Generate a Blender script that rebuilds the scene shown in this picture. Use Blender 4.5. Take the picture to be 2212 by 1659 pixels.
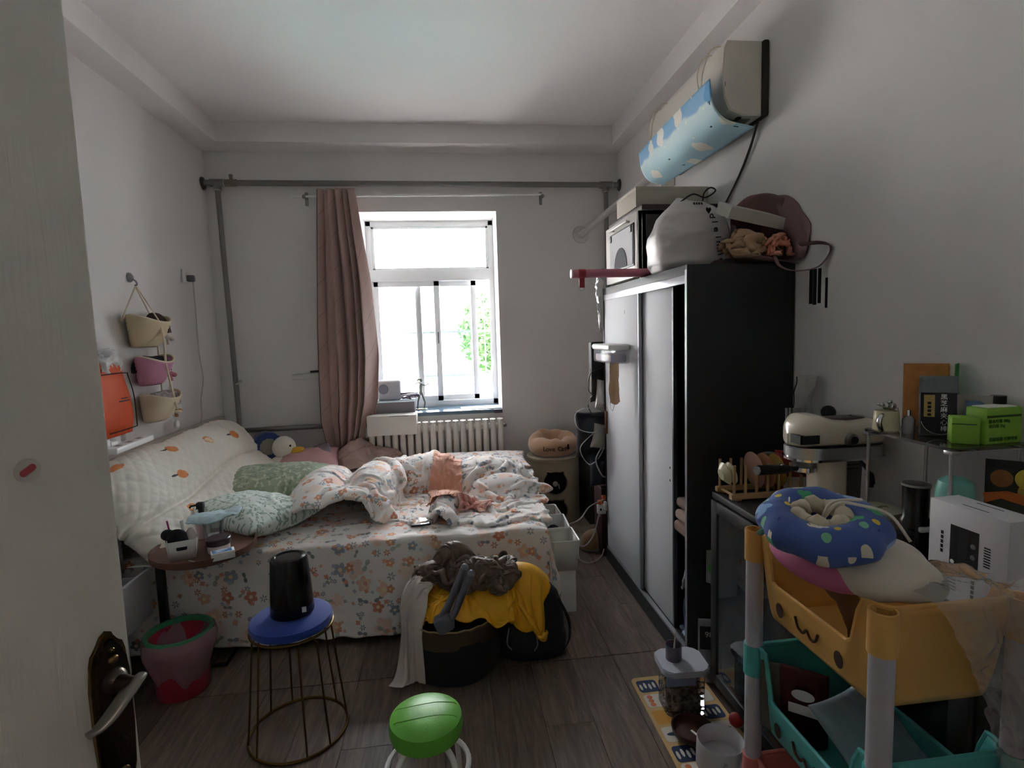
import bpy, bmesh, math, random
import numpy as np
from mathutils import Vector, Matrix, Euler

for _o in list(bpy.data.objects): bpy.data.objects.remove(_o)
SC = bpy.context.scene
COL = SC.collection
PI = math.pi
random.seed(7)

# ------------------------------------------------------------------ camera
def cam_matrix(yaw, pitch, roll, loc):
    cy, sy, cp, sp = math.cos(yaw), math.sin(yaw), math.cos(pitch), math.sin(pitch)
    f = Vector((sy*cp, cy*cp, -sp)); r = Vector((cy, -sy, 0)); u = r.cross(f)
    c, s = math.cos(roll), math.sin(roll)
    r2 = c*r + s*u; u2 = -s*r + c*u
    m = Matrix((r2, u2, -f)).transposed().to_4x4(); m.translation = loc
    return m
_cd = bpy.data.cameras.new('camera'); CAM = bpy.data.objects.new('camera', _cd); COL.objects.link(CAM)
CAM.matrix_world = cam_matrix(.1149, .0953, -.0313, (0, 0, 1.5))
_cd.sensor_fit = 'HORIZONTAL'; _cd.sensor_width = 36.0; _cd.lens = 36.0*1174.54/2212
_cd.clip_start = .02; _cd.clip_end = 200
SC.camera = CAM

# ------------------------------------------------------------------ sky, sun, exposure
W = bpy.data.worlds.new('sky'); SC.world = W; W.use_nodes = True
_bg = W.node_tree.nodes['Background']; _bg.inputs[0].default_value = (.88, .92, 1.0, 1); _bg.inputs[1].default_value = 7.0
_sd = bpy.data.lights.new('sun', 'SUN'); SUN = bpy.data.objects.new('sun', _sd); COL.objects.link(SUN)
_sd.energy = 30; _sd.angle = .02; _sd.color = (1, .955, .93)
SUN.rotation_euler = Vector((.62, -.12, .78)).to_track_quat('Z', 'Y').to_euler()
# daylight portal in the window opening (adds no light, guides sampling)
_pl = bpy.data.lights.new('window_portal', 'AREA'); _pl.shape = 'RECTANGLE'; _pl.size = 1.12; _pl.size_y = 1.64
_pl.cycles.is_portal = True
PORT = bpy.data.objects.new('window_portal', _pl); COL.objects.link(PORT)
PORT.location = (-.115, 4.93, 1.67); PORT.rotation_euler = (-PI/2, 0, 0)
VS = SC.view_settings
VS.view_transform = 'Standard'; VS.look = 'None'; VS.exposure = 2.0; VS.gamma = 1; VS.use_curve_mapping = False
SC.cycles.use_denoising = True
SC.cycles.max_bounces = 14; SC.cycles.diffuse_bounces = 8; SC.cycles.transparent_max_bounces = 24
SC.cycles.glossy_bounces = 4; SC.cycles.transmission_bounces = 6
SC.cycles.sample_clamp_indirect = 8
SC.cycles.caustics_reflective = False; SC.cycles.caustics_refractive = False

# ------------------------------------------------------------------ materials
def lin(c):
    if isinstance(c, str):
        c = c.lstrip('#'); c = [int(c[i:i+2], 16)/255 for i in (0, 2, 4)]
    return tuple((v/12.92 if v <= .04045 else ((v+.055)/1.055)**2.4) for v in c[:3]) + (1,)
MATS = {}
class NT:
    def __init__(s, name):
        s.m = bpy.data.materials.new(name); s.m.use_nodes = True; s.t = s.m.node_tree; s.n = s.t.nodes; s.l = s.t.links
        s.b = s.n['Principled BSDF']; s.out = s.n['Material Output']
    def node(s, typ, **k):
        n = s.n.new(typ)
        for a, v in k.items(): setattr(n, a, v)
        return n
    def link(s, a, b): s.l.new(a, b)
    def val(s, sock, v):
        if hasattr(v, 'is_output'): s.l.new(v, sock)
        else: sock.default_value = v
    def math(s, op, a, b=0.0, c=0.0):
        n = s.node('ShaderNodeMath', operation=op)
        s.val(n.inputs[0], a); s.val(n.inputs[1], b); s.val(n.inputs[2], c); return n.outputs[0]
    def mix(s, f, a, b):
        n = s.node('ShaderNodeMix', data_type='RGBA'); s.val(n.inputs[0], f); s.val(n.inputs[6], a); s.val(n.inputs[7], b); return n.outputs[2]
    def ramp(s, f, stops, interp='LINEAR'):
        n = s.node('ShaderNodeValToRGB'); cr = n.color_ramp; cr.interpolation = interp
        while len(cr.elements) < len(stops): cr.elements.new(.5)
        for e, (p, c) in zip(cr.elements, stops): e.position = p; e.color = lin(c)
        s.val(n.inputs[0], f); return n.outputs[0]
    def noise(s, vec, scale, detail=3, rough=.5, dist=0):
        n = s.node('ShaderNodeTexNoise'); n.inputs['Scale'].default_value = scale; n.inputs['Detail'].default_value = detail
        n.inputs['Roughness'].default_value = rough; n.inputs['Distortion'].default_value = dist
        if vec is not None: s.link(vec, n.inputs['Vector'])
        return n.outputs['Fac']
    def coord(s, kind='Object'):
        return s.node('ShaderNodeTexCoord').outputs[kind]
    def mapping(s, vec, scale=(1,1,1), loc=(0,0,0), rot=(0,0,0)):
        n = s.node('ShaderNodeMapping'); s.link(vec, n.inputs[0]); n.inputs['Scale'].default_value = scale
        n.inputs['Location'].default_value = loc; n.inputs['Rotation'].default_value = rot; return n.outputs[0]
    def bump(s, h, strength=.3, dist=.01):
        n = s.node('ShaderNodeBump'); n.inputs['Strength'].default_value = strength; n.inputs['Distance'].default_value = dist
        s.link(h, n.inputs['Height']); s.link(n.outputs[0], s.b.inputs['Normal'])
def mat(name, col='#888888', rough=.6, metal=0.0, var=0.0, vscale=6.0, bump=0.0, bscale=60.0, stretch=(1,1,1), spec=.5, sheen=0.0, sss=0.0, col2=None, coat=0.0):
    if name in MATS: return MATS[name]
    t = NT(name); b = t.b
    b.inputs['Roughness'].default_value = rough; b.inputs['Metallic'].default_value = metal
    b.inputs['Specular IOR Level'].default_value = spec
    if sheen: b.inputs['Sheen Weight'].default_value = sheen; b.inputs['Sheen Roughness'].default_value = .5
    if coat: b.inputs['Coat Weight'].default_value = coat; b.inputs['Coat Roughness'].default_value = .1
    c = lin(col); b.inputs['Base Color'].default_value = c
    vec = None
    if var or bump or col2: vec = t.mapping(t.coord(), stretch)
    if var or col2:
        f = t.noise(vec, vscale, 4)
        if col2: cc = t.mix(t.ramp(f, [(.35, (0,0,0)), (.65, (1,1,1))]), c, lin(col2))
        else:
            lo = tuple(max(0, v*(1-var)) for v in c[:3])+(1,); hi = tuple(min(1, v*(1+var)) for v in c[:3])+(1,)
            cc = t.mix(f, lo, hi)
        t.link(cc, b.inputs['Base Color'])
    if bump: t.bump(t.noise(vec, bscale, 4), bump, .004)
    MATS[name] = t.m; return t.m
def film(name, col='#ffffff', opacity=.3, gloss=.25, rough=.15):
    """clear film / thin plastic: transparent + diffuse + glossy"""
    if name in MATS: return MATS[name]
    t = NT(name); t.n.remove(t.b)
    tr = t.node('ShaderNodeBsdfTransparent'); df = t.node('ShaderNodeBsdfDiffuse'); gl = t.node('ShaderNodeBsdfGlossy')
    df.inputs[0].default_value = lin(col); gl.inputs['Roughness'].default_value = rough
    a = t.node('ShaderNodeMixShader'); a.inputs[0].default_value = opacity; t.link(tr.outputs[0], a.inputs[1]); t.link(df.outputs[0], a.inputs[2])
    fr = t.node('ShaderNodeFresnel'); fr.inputs[0].default_value = 1.45
    f = t.math('MULTIPLY', fr.outputs[0], gloss*4)
    f = t.math('MINIMUM', f, 1.0)
    m = t.node('ShaderNodeMixShader'); t.link(f, m.inputs[0]); t.link(a.outputs[0], m.inputs[1]); t.link(gl.outputs[0], m.inputs[2])
    t.link(m.outputs[0], t.out.inputs[0]); MATS[name] = t.m; return t.m

# ------------------------------------------------------------------ numeric noise
def _hash(ix, iy, iz, seed):
    n = (ix*374761393 + iy*668265263 + iz*1274126177 + seed*974711) & 0xffffffff
    n = ((n ^ (n >> 13))*1274126177) & 0xffffffff
    n = n ^ (n >> 16)
    return (n & 0xffff)/65535.0
def vnoise(P, seed=0):
    P = np.asarray(P, float); I = np.floor(P).astype(np.int64); F = P-I; F = F*F*(3-2*F)
    r = 0
    for dx in (0, 1):
        for dy in (0, 1):
            for dz in (0, 1):
                w = (F[..., 0] if dx else 1-F[..., 0])*(F[..., 1] if dy else 1-F[..., 1])*(F[..., 2] if dz else 1-F[..., 2])
                r = r + w*_hash(I[..., 0]+dx, I[..., 1]+dy, I[..., 2]+dz, seed)
    return r
def fbm(P, seed=0, octs=3):
    s = 0; a = 1; t = 0
    for o in range(octs): s = s+a*vnoise(np.asarray(P)*2**o, seed+o*17); t += a; a *= .5
    return s/t
def ridge(P, seed=0, octs=3):
    s = 0; a = 1; t = 0
    for o in range(octs):
        n = 1-np.abs(2*vnoise(np.asarray(P)*2**o, seed+o*31)-1); s = s+a*n**2; t += a; a *= .5
    return s/t

# ------------------------------------------------------------------ object helpers
def prop(o, label=None, cat=None, group=None, kind=None):
    if label: o['label'] = label
    if cat: o['category'] = cat
    if group: o['group'] = group
    if kind: o['kind'] = kind
    return o
def thing(name, label, cat, loc=(0,0,0), rz=0.0, group=None, rot=None):
    o = bpy.data.objects.new(name, None); COL.objects.link(o); o.empty_display_size = .05
    o.location = loc; o.rotation_euler = rot if rot else (0, 0, rz)
    return prop(o, label, cat, group)
def finish(o, parent=None, loc=None, rz=None, rot=None, label=None, cat=None, group=None, kind=None):
    if parent is not None: o.parent = parent
    if loc is not None: o.location = loc
    if rot is not None: o.rotation_euler = rot
    elif rz is not None: o.rotation_euler = (0, 0, rz)
    return prop(o, label, cat, group, kind)
def link_mesh(name, me, m, parent=None, angle=40, **k):
    if m is not None: me.materials.append(m)
    me.polygons.foreach_set('use_smooth', [True]*len(me.polygons))
    if angle < 180: me.set_sharp_from_angle(angle=math.radians(angle))
    o = bpy.data.objects.new(name, me); COL.objects.link(o)
    return finish(o, parent, **k)
def RT(loc=(0,0,0), rot=(0,0,0), sc=(1,1,1)):
    return Matrix.Translation(loc) @ Euler(rot).to_matrix().to_4x4() @ Matrix.Diagonal((*sc, 1))
def frame(origin, xdir, zdir):
    x = Vector(xdir).normalized(); z = Vector(zdir); z = (z-x*z.dot(x)).normalized(); y = z.cross(x)
    m = Matrix((x, y, z)).transposed().to_4x4(); m.translation = origin; return m
class B:
    def __init__(s): s.bm = bmesh.new()
    def _m(s, vs, M):
        if M is not None:
            for v in vs: v.co = M @ v.co
    def box(s, x0, x1, y0, y1, z0, z1, bev=0.0, M=None, seg=2):
        if x1 < x0: x0, x1 = x1, x0
        if y1 < y0: y0, y1 = y1, y0
        if z1 < z0: z0, z1 = z1, z0
        c = [s.bm.verts.new(p) for p in [(x0,y0,z0),(x1,y0,z0),(x1,y1,z0),(x0,y1,z0),(x0,y0,z1),(x1,y0,z1),(x1,y1,z1),(x0,y1,z1)]]
        fs = [s.bm.faces.new([c[i] for i in q]) for q in [(3,2,1,0),(4,5,6,7),(0,1,5,4),(1,2,6,5),(2,3,7,6),(3,0,4,7)]]
        s._m(c, M)
        if bev > 0:
            es = list({e for f in fs for e in f.edges})
            bmesh.ops.bevel(s.bm, geom=es, offset=bev, segments=seg, affect='EDGES', profile=.5)
        return s
    def prism(s, pts, z0, z1, M=None, bev=0.0):
        n = len(pts)
        a = [s.bm.verts.new((p[0], p[1], z0)) for p in pts]; b = [s.bm.verts.new((p[0], p[1], z1)) for p in pts]
        f0 = s.bm.faces.new(a[::-1]); f1 = s.bm.faces.new(b)
        for i in range(n): s.bm.faces.new([a[i], a[(i+1) % n], b[(i+1) % n], b[i]])
        s._m(a+b, M)
        if bev: bmesh.ops.bevel(s.bm, geom=list(f1.edges)+list(f0.edges), offset=bev, segments=2, affect='EDGES')
        return s
    def tube(s, pts, r, n=8, closed=False, cap=True, flat=1.0):
        P = [Vector(p) for p in pts]; k = len(P); R = r if hasattr(r, '__len__') else [r]*k
        T = []
        for i in range(k):
            a = P[(i-1) % k] if (closed or i > 0) else P[0]; b = P[(i+1) % k] if (closed or i < k-1) else P[-1]
            d = (b-a); T.append(d.normalized() if d.length > 1e-9 else Vector((0,0,1)))
        u = Vector((0,0,1)) if abs(T[0].z) < .9 else Vector((1,0,0))
        rings = []
        for i in range(k):
            u = (u-T[i]*u.dot(T[i])); u = u.normalized() if u.length > 1e-6 else T[i].orthogonal().normalized()
            w = T[i].cross(u)
            rings.append([s.bm.verts.new(P[i]+(u*math.cos(2*PI*j/n)*flat+w*math.sin(2*PI*j/n))*R[i]) for j in range(n)])
        for i in range(k if closed else k-1):
            A, Bq = rings[i], rings[(i+1) % k]
            for j in range(n): s.bm.faces.new([A[j], A[(j+1) % n], Bq[(j+1) % n], Bq[j]])
        if cap and not closed:
            s.bm.faces.new(rings[0][::-1]); s.bm.faces.new(rings[-1])
        return s
    def lathe(s, prof, n=28, M=None, c=(0,0,0), fn=None, cap=True, ring=False):
        rings = []; allv = []; cap = cap and not ring
        for (r, z) in prof:
            ring = []
            for j in range(n):
                a = 2*PI*j/n; x, y, zz = r*math.cos(a), r*math.sin(a), z
                if fn: x, y, zz = fn(x, y, zz, a)
                ring.append(s.bm.verts.new((x+c[0], y+c[1], zz+c[2])))
            rings.append(ring); allv += ring
        for A, Bq in zip(rings[:-1], rings[1:]):
            for j in range(n): s.bm.faces.new([A[j], A[(j+1) % n], Bq[(j+1) % n], Bq[j]])
        if ring:
            A, Bq = rings[-1], rings[0]
            for j in range(n): s.bm.faces.new([A[j], A[(j+1) % n], Bq[(j+1) % n], Bq[j]])
        if cap:
            if prof[0][0] > 1e-5: s.bm.faces.new(rings[0][::-1])
            if prof[-1][0] > 1e-5: s.bm.faces.new(rings[-1])
        s._m(allv, M)
        bmesh.ops.remove_doubles(s.bm, verts=[v for v in allv if v.is_valid], dist=1e-5)
        return s
    def ball(s, c, r, n=16, M=None):
        if not hasattr(r, '__len__'): r = (r, r, r)
        mm = Matrix.Translation(c) @ Matrix.Diagonal((*r, 1))
        if M is not None: mm = M @ mm
        bmesh.ops.create_uvsphere(s.bm, u_segments=n, v_segments=max(6, n*2//3), radius=1, matrix=mm); return s
    def cyl(s, p0, p1, r, n=16): return s.tube([p0, p1], r, n)
    def poly(s, pts, M=None):
        v = [s.bm.verts.new(p) for p in pts]; s.bm.faces.new(v); s._m(v, M); return s
    def build(s, name, m, parent=None, angle=40, **k):
        bmesh.ops.recalc_face_normals(s.bm, faces=s.bm.faces)
        me = bpy.data.meshes.new(name); s.bm.to_mesh(me); s.bm.free()
        return link_mesh(name, me, m, parent, angle, **k)
def catmull(C, nu, nv):
    """C: (m,n,3) control net -> (nu,nv,3) interpolating surface"""
    def ax(C, k):
        m = C.shape[0]
        P = np.concatenate([2*C[:1]-C[1:2], C, 2*C[-1:]-C[-2:-1]]); t = np.linspace(0, m-1, k); i = np.minimum(t.astype(int), m-2); f = (t-i).reshape(-1, *([1]*(C.ndim-1)))
        p0, p1, p2, p3 = P[i], P[i+1], P[i+2], P[i+3]
        return .5*((2*p1)+(-p0+p2)*f+(2*p0-5*p1+4*p2-p3)*f*f+(-p0+3*p1-3*p2+p3)*f**3)
    C = np.asarray(C, float)
    S = ax(C, nu); S = np.swapaxes(ax(np.swapaxes(S, 0, 1), nv), 0, 1); return S
def normals(G):
    du = np.gradient(G, axis=0); dv = np.gradient(G, axis=1); n = np.cross(du, dv)
    return n/(np.linalg.norm(n, axis=2, keepdims=True)+1e-9)
def gridmesh(name, G, m, parent=None, thick=0.0, uv=None, wrap=False, angle=180, sub=0, flip=False, **k):
    nu, nv = G.shape[:2]
    idx = np.arange(nu*nv).reshape(nu, nv)
    if wrap: idx = np.concatenate([idx, idx[:, :1]], axis=1)
    a, b, c, d = idx[:-1, :-1], idx[1:, :-1], idx[1:, 1:], idx[:-1, 1:]
    F = np.stack([a, b, c, d], -1).reshape(-1, 4)
    if flip: F = F[:, ::-1]
    me = bpy.data.meshes.new(name); me.from_pydata(G.reshape(-1, 3).tolist(), [], F.tolist())
    if uv is None:
        lu = np.linalg.norm(np.diff(G, axis=0), axis=2).mean(1).sum(); lv = np.linalg.norm(np.diff(G, axis=1), axis=2).mean(0).sum()
        U, V = np.meshgrid(np.linspace(0, lu, nu), np.linspace(0, lv, nv), indexing='ij'); uv = np.stack([U, V], -1)
    uvl = me.uv_layers.new(name='UVMap'); L = np.zeros(len(me.loops), dtype=np.int32); me.loops.foreach_get('vertex_index', L)
    uvl.data.foreach_set('uv', uv.reshape(-1, 2)[L].astype(np.float32).ravel())
    o = link_mesh(name, me, m, parent, angle, **k)
    if thick:
        md = o.modifiers.new('thickness', 'SOLIDIFY'); md.thickness = thick; md.offset = 0
    if sub: md = o.modifiers.new('smooth', 'SUBSURF'); md.levels = sub; md.render_levels = sub
    return o
def cloth(name, ctrl, m, parent=None, n=(60, 60), wr=.008, ws=9.0, seed=1, thick=.003, aniso=(1, 1), edge=None, **k):
    """fabric through a control net, wrinkled along its normal"""
    G = catmull(ctrl, *n); N = normals(G)
    U, V = np.meshgrid(np.linspace(0, 1, n[0]), np.linspace(0, 1, n[1]), indexing='ij')
    lu = np.linalg.norm(np.diff(G, axis=0), axis=2).mean(1).sum(); lv = np.linalg.norm(np.diff(G, axis=1), axis=2).mean(0).sum()
    P = np.stack([U*lu*ws*aniso[0], V*lv*ws*aniso[1], np.full_like(U, seed*3.7)], -1)
    P = P + (fbm(P*.7, seed+5, 2)[..., None]-.5)*1.6
    G = G + N*((ridge(P, seed, 3)-.35)*wr*2)[..., None]
    uv = np.stack([U*lu, V*lv], -1)
    return gridmesh(name, G, m, parent, thick, uv, **k)
def pillow(name, L, Wd, T, m, parent=None, seed=1, wr=.006, n=48, M=None, fn=None, p=2.6, pinch=.07, uvs=1.0, **k):
    u = np.linspace(-1, 1, n); U, V = np.meshgrid(u, u, indexing='ij')
    prof = np.sqrt(np.clip((1-np.abs(U)**p), 0, 1)*np.clip((1-np.abs(V)**p), 0, 1))
    X = U*L/2*(1-pinch*(1-V**2)**1); Y = V*Wd/2*(1-pinch*(1-U**2)**1)
    out = []
    for s in (1, -1):
        Z = s*T/2*prof
        G = np.stack([X, Y, Z], -1)
        Q = np.stack([X*9, Y*9, np.full_like(X, seed*2.3+s)], -1); Q = Q+(fbm(Q*.6, seed, 2)[..., None]-.5)*1.5
        em = np.clip(prof*2.2, 0, 1)
        G[..., 2] += s*(ridge(Q, seed, 3)-.4)*wr*2*em
        if fn is not None and s == 1: G = fn(G, U, V)
        out.append(G)
    top, bot = out
    nn = n*n
    me = bpy.data.meshes.new(name)
    idx = np.arange(nn).reshape(n, n)
    F1 = np.stack([idx[:-1, :-1], idx[1:, :-1], idx[1:, 1:], idx[:-1, 1:]], -1).reshape(-1, 4); F2 = F1[:, ::-1]+nn
    me.from_pydata(np.concatenate([top.reshape(-1, 3), bot.reshape(-1, 3)]).tolist(), [], np.concatenate([F1, F2]).tolist())
    uv = np.stack([U*L/2*uvs, V*Wd/2*uvs], -1).reshape(-1, 2); uv = np.concatenate([uv, uv])
    uvl = me.uv_layers.new(name='UVMap'); Lp = np.zeros(len(me.loops), dtype=np.int32); me.loops.foreach_get('vertex_index', Lp)
    uvl.data.foreach_set('uv', uv[Lp].astype(np.float32).ravel())
    bm = bmesh.new(); bm.from_mesh(me); bmesh.ops.remove_doubles(bm, verts=bm.verts, dist=1e-4); bm.to_mesh(me); bm.free()
    if M is not None: me.transform(M)
    return link_mesh(name, me, m, parent, 180, **k)
def heap(name, caps, m, parent=None, res=.01, base=0.0, wr=.008, ws=10, seed=1, pad=.01, smooth=2, **k):
    """soft pile: upper envelope of rounded ridges. caps: (x0,y0,x1,y1,width,height[,z0])"""
    xs = [c[i] for c in caps for i in (0, 2)]; ys = [c[i] for c in caps for i in (1, 3)]; w = max(c[4] for c in caps)+pad
    X, Y = np.meshgrid(np.arange(min(xs)-w, max(xs)+w, res), np.arange(min(ys)-w, max(ys)+w, res), indexing='ij')
    H = np.full(X.shape, -1.0)
    jx = (fbm(np.stack([X*5, Y*5, 0*X+seed], -1), seed, 2)-.5)*.05; jy = (fbm(np.stack([X*5, Y*5, 0*X+seed+9], -1), seed+3, 2)-.5)*.05
    for c in caps:
        x0, y0, x1, y1, wd, h = c[:6]; z0 = c[6] if len(c) > 6 else 0
        dx, dy = x1-x0, y1-y0; L2 = dx*dx+dy*dy+1e-9
        t = np.clip(((X+jx-x0)*dx+(Y+jy-y0)*dy)/L2, 0, 1)
        d = np.hypot(X+jx-x0-t*dx, Y+jy-y0-t*dy)/wd
        z = np.where(d < 1, z0+h*np.sqrt(np.clip(1-d**2, 0, 1)), -1)
        H = np.maximum(H, z)
    mask = H > 0
    P = np.stack([X*ws, Y*ws*.8, 0*X+seed*5], -1); P = P+(fbm(P*.6, seed+2, 2)[..., None]-.5)*1.8
    wrk = (ridge(P, seed, 3)-.35)*wr*2
    Hs = H.copy()
    for _ in range(smooth):
        Q = np.pad(np.where(mask, Hs, 0), 1, mode='edge'); Mk = np.pad(mask.astype(float), 1)
        num = sum(Q[1+a:Q.shape[0]-1+a, 1+b:Q.shape[1]-1+b]*Mk[1+a:Mk.shape[0]-1+a, 1+b:Mk.shape[1]-1+b] for a in (-1, 0, 1) for b in (-1, 0, 1))
        den = sum(Mk[1+a:Mk.shape[0]-1+a, 1+b:Mk.shape[1]-1+b] for a in (-1, 0, 1) for b in (-1, 0, 1))
        Hs = np.where(mask, .35*Hs+.65*num/np.maximum(den, 1), Hs)
    Z = base + np.maximum(np.where(mask, Hs+wrk*np.clip(H/.04, 0, 1), 0), 0.0)
    Z = np.where(mask, np.maximum(Z, base+.002), base)
    keep = mask.copy()
    keep[1:] |= mask[:-1]; keep[:-1] |= mask[1:]; keep[:, 1:] |= mask[:, :-1]; keep[:, :-1] |= mask[:, 1:]
    ids = -np.ones(X.shape, int); ids[keep] = np.arange(keep.sum())
    V = np.stack([X[keep], Y[keep], Z[keep]], -1)
    a, b, c, d = ids[:-1, :-1], ids[1:, :-1], ids[1:, 1:], ids[:-1, 1:]
    ok = (a >= 0) & (b >= 0) & (c >= 0) & (d >= 0)
    F = np.stack([a[ok], b[ok], c[ok], d[ok]], -1)
    me = bpy.data.meshes.new(name); me.from_pydata(V.tolist(), [], F.tolist())
    uv = V[:, :2]+np.stack([V[:, 2]*.5, V[:, 2]], -1)
    uvl = me.uv_layers.new(name='UVMap'); Lp = np.zeros(len(me.loops), dtype=np.int32); me.loops.foreach_get('vertex_index', Lp)
    uvl.data.foreach_set('uv', uv[Lp].astype(np.float32).ravel())
    return link_mesh(name, me, m, parent, 180, **k)
def hfield(objs, res=.014, extra=.012):
    V = []
    for o in objs:
        me = o.data; a = np.zeros(len(me.vertices)*3); me.vertices.foreach_get('co', a); V.append(a.reshape(-1, 3))
    V = np.concatenate(V); x0, y0 = V[:, 0].min()-.05, V[:, 1].min()-.05
    I = ((V[:, 0]-x0)/res).astype(int); J = ((V[:, 1]-y0)/res).astype(int); H = np.full((I.max()+5, J.max()+5), -1.0)
    np.maximum.at(H, (I, J), V[:, 2]+extra)
    Hp = np.pad(H, 1, constant_values=-1.0); H = np.max([Hp[1+a:Hp.shape[0]-1+a, 1+b:Hp.shape[1]-1+b] for a in (-1, 0, 1) for b in (-1, 0, 1)], axis=0)
    return (x0, y0, res, H)
def hsample(hf, P):
    x0, y0, res, H = hf; i = np.clip(((P[..., 0]-x0)/res).astype(int), 0, H.shape[0]-1); j = np.clip(((P[..., 1]-y0)/res).astype(int), 0, H.shape[1]-1)
    return H[i, j]
def drape(name, m, size, center, target, n=(60, 60), rz=0.0, planes=(), ells=(), boxes=(), cyls=(), tubs=(), seed=1, steps=140, iters=6, noise=.05, fric=.75, thick=.004, sub=0, tilt=None, sag=None, margin=.006, pin=None, bend=.35, parent=None, uvs=1.0, mu=.85, lift=.015, hf=None, bk=4, **k):
    """drop a crumpled sheet (rest size) squeezed onto a smaller target footprint over simple solids"""
    nu, nv = n; U, V = np.meshgrid(np.linspace(-.5, .5, nu), np.linspace(-.5, .5, nv), indexing='ij')
    c, s = math.cos(rz), math.sin(rz); x = U*target[0]; y = V*target[1]
    Pn = np.stack([U*4.5, V*4.5, 0*U+seed*7.1], -1)
    P = np.stack([center[0]+c*x-s*y, center[1]+s*x+c*y, center[2]+0*x], -1)
    for a in range(3): P[..., a] += (fbm(Pn+a*13.7, seed+a*5, 3)-.5)*noise*(2.2 if a == 2 else 1.2)
    if tilt: P[..., 2] += tilt[0]*U+tilt[1]*V
    if lift is not None:
        Hh = np.full(P.shape[:2], -1.0)
        for z in planes: Hh = np.maximum(Hh, z)
        for (ec, er) in ells:
            d2 = ((P[..., 0]-ec[0])/er[0])**2+((P[..., 1]-ec[1])/er[1])**2; Hh = np.maximum(Hh, np.where(d2 < 1, ec[2]+er[2]*np.sqrt(np.clip(1-d2, 0, 1)), -1))
        for (x0, x1, y0, y1, z1) in boxes: Hh = np.where((P[..., 0] > x0) & (P[..., 0] < x1) & (P[..., 1] > y0) & (P[..., 1] < y1), np.maximum(Hh, z1), Hh)
        for (cx, cy, r, z1) in tubs: Hh = np.where(np.hypot(P[..., 0]-cx, P[..., 1]-cy) < r, np.maximum(Hh, z1), Hh)
        if hf is not None: Hh = np.maximum(Hh, hsample(hf, P))
        for _ in range(3):
            Hp = np.pad(Hh, 1, mode='edge'); Hh = np.maximum(Hh, (Hp[:-2, 1:-1]+Hp[2:, 1:-1]+Hp[1:-1, :-2]+Hp[1:-1, 2:])/4)
        P[..., 2] = np.maximum(Hh, center[2] if sag is None else sag)+lift+np.abs(P[..., 2]-center[2])
    du, dv = size[0]/(nu-1), size[1]/(nv-1)
    Q = P.copy(); pinned = None
    if pin is not None: pinned = pin(U, V); PP = P.copy()
    def proj(A, Bx, L, st):
        d = Bx-A; l = np.linalg.norm(d, axis=-1, keepdims=True)+1e-9; e = d*((l-L)/l*.5*st); A += e; Bx -= e
    diag = math.hypot(du, dv)
    for it in range(steps):
        vel = (P-Q)*.965; Q = P.copy(); P = P+vel; P[..., 2] -= .0012
        for _ in range(iters):
            for o in (0, 1):
                proj(P[o:-1:2], P[o+1::2], du, 1.0); proj(P[:, o:-1:2], P[:, o+1::2], dv, 1.0)
            A, Bx = P[:-1, :-1], P[1:, 1:]; 
            d = Bx-A; l = np.linalg.norm(d, axis=-1, keepdims=True)+1e-9; e = d*((l-diag)/l*.12); P[:-1, :-1] += e; P[1:, 1:] -= e
            A, Bx = P[1:, :-1], P[:-1, 1:]; d = Bx-A; l = np.linalg.norm(d, axis=-1, keepdims=True)+1e-9; e = d*((l-diag)/l*.12); P[1:, :-1] += e; P[:-1, 1:] -= e
            if bend:
                d = P[bk:]-P[:-bk]; l = np.linalg.norm(d, axis=-1, keepdims=True)+1e-9; e = d*(np.minimum(l-bk*du*.8, 0)/l*.1*bend); P[:-bk] += e; P[bk:] -= e
                d = P[:, bk:]-P[:, :-bk]; l = np.linalg.norm(d, axis=-1, keepdims=True)+1e-9; e = d*(np.minimum(l-bk*dv*.8, 0)/l*.1*bend); P[:, :-bk] += e; P[:, bk:] -= e
            hit = np.zeros(P.shape[:2], bool)
            for z in planes:
                b = P[..., 2] < z+margin; P[..., 2] = np.where(b, z+margin, P[..., 2]); hit |= b
            for (ec, er) in ells:
                ec = np.array(ec); er = np.array(er)+margin; d = (P-ec)/er; l = np.linalg.norm(d, axis=-1, keepdims=True); b = l[..., 0] < 1
                P = np.where(b[..., None], ec+d/np.maximum(l, 1e-6)*er, P); hit |= b
            for (x0, x1, y0, y1, z1) in boxes:
                b = (P[..., 0] > x0-margin) & (P[..., 0] < x1+margin) & (P[..., 1] > y0-margin) & (P[..., 1] < y1+margin) & (P[..., 2] < z1+margin)
                if b.any():
                    dd = np.stack([P[..., 0]-x0+margin, x1+margin-P[..., 0], P[..., 1]-y0+margin, y1+margin-P[..., 1], z1+margin-P[..., 2]], -1); kx = dd.argmin(-1); mn = dd.min(-1)
                    sh = np.zeros_like(P)
                    for q, (ax, sg) in enumerate(((0, -1), (0, 1), (1, -1), (1, 1), (2, 1))): sh[..., ax] += np.where(b & (kx == q), sg*mn, 0)
                    P = P+sh; hit |= b
            if hf is not None:
                hz_ = hsample(hf, P); b = P[..., 2] < hz_+margin; P[..., 2] = np.where(b, hz_+margin, P[..., 2]); hit |= b
            for (cx, cy, r, z1) in tubs:
                d = np.hypot(P[..., 0]-cx, P[..., 1]-cy); b = (d < r+margin) & (P[..., 2] < z1+margin)
                if b.any():
                    up = (z1+margin-P[..., 2]) < (r+margin-d); f = (r+margin)/np.maximum(d, 1e-4)
                    P[..., 2] = np.where(b & up, z1+margin, P[..., 2]); s2 = b & ~up
                    P[..., 0] = np.where(s2, cx+(P[..., 0]-cx)*f, P[..., 0]); P[..., 1] = np.where(s2, cy+(P[..., 1]-cy)*f, P[..., 1]); hit |= b
            if pinned is not None: P = np.where(pinned[..., None], PP, P)
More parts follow.
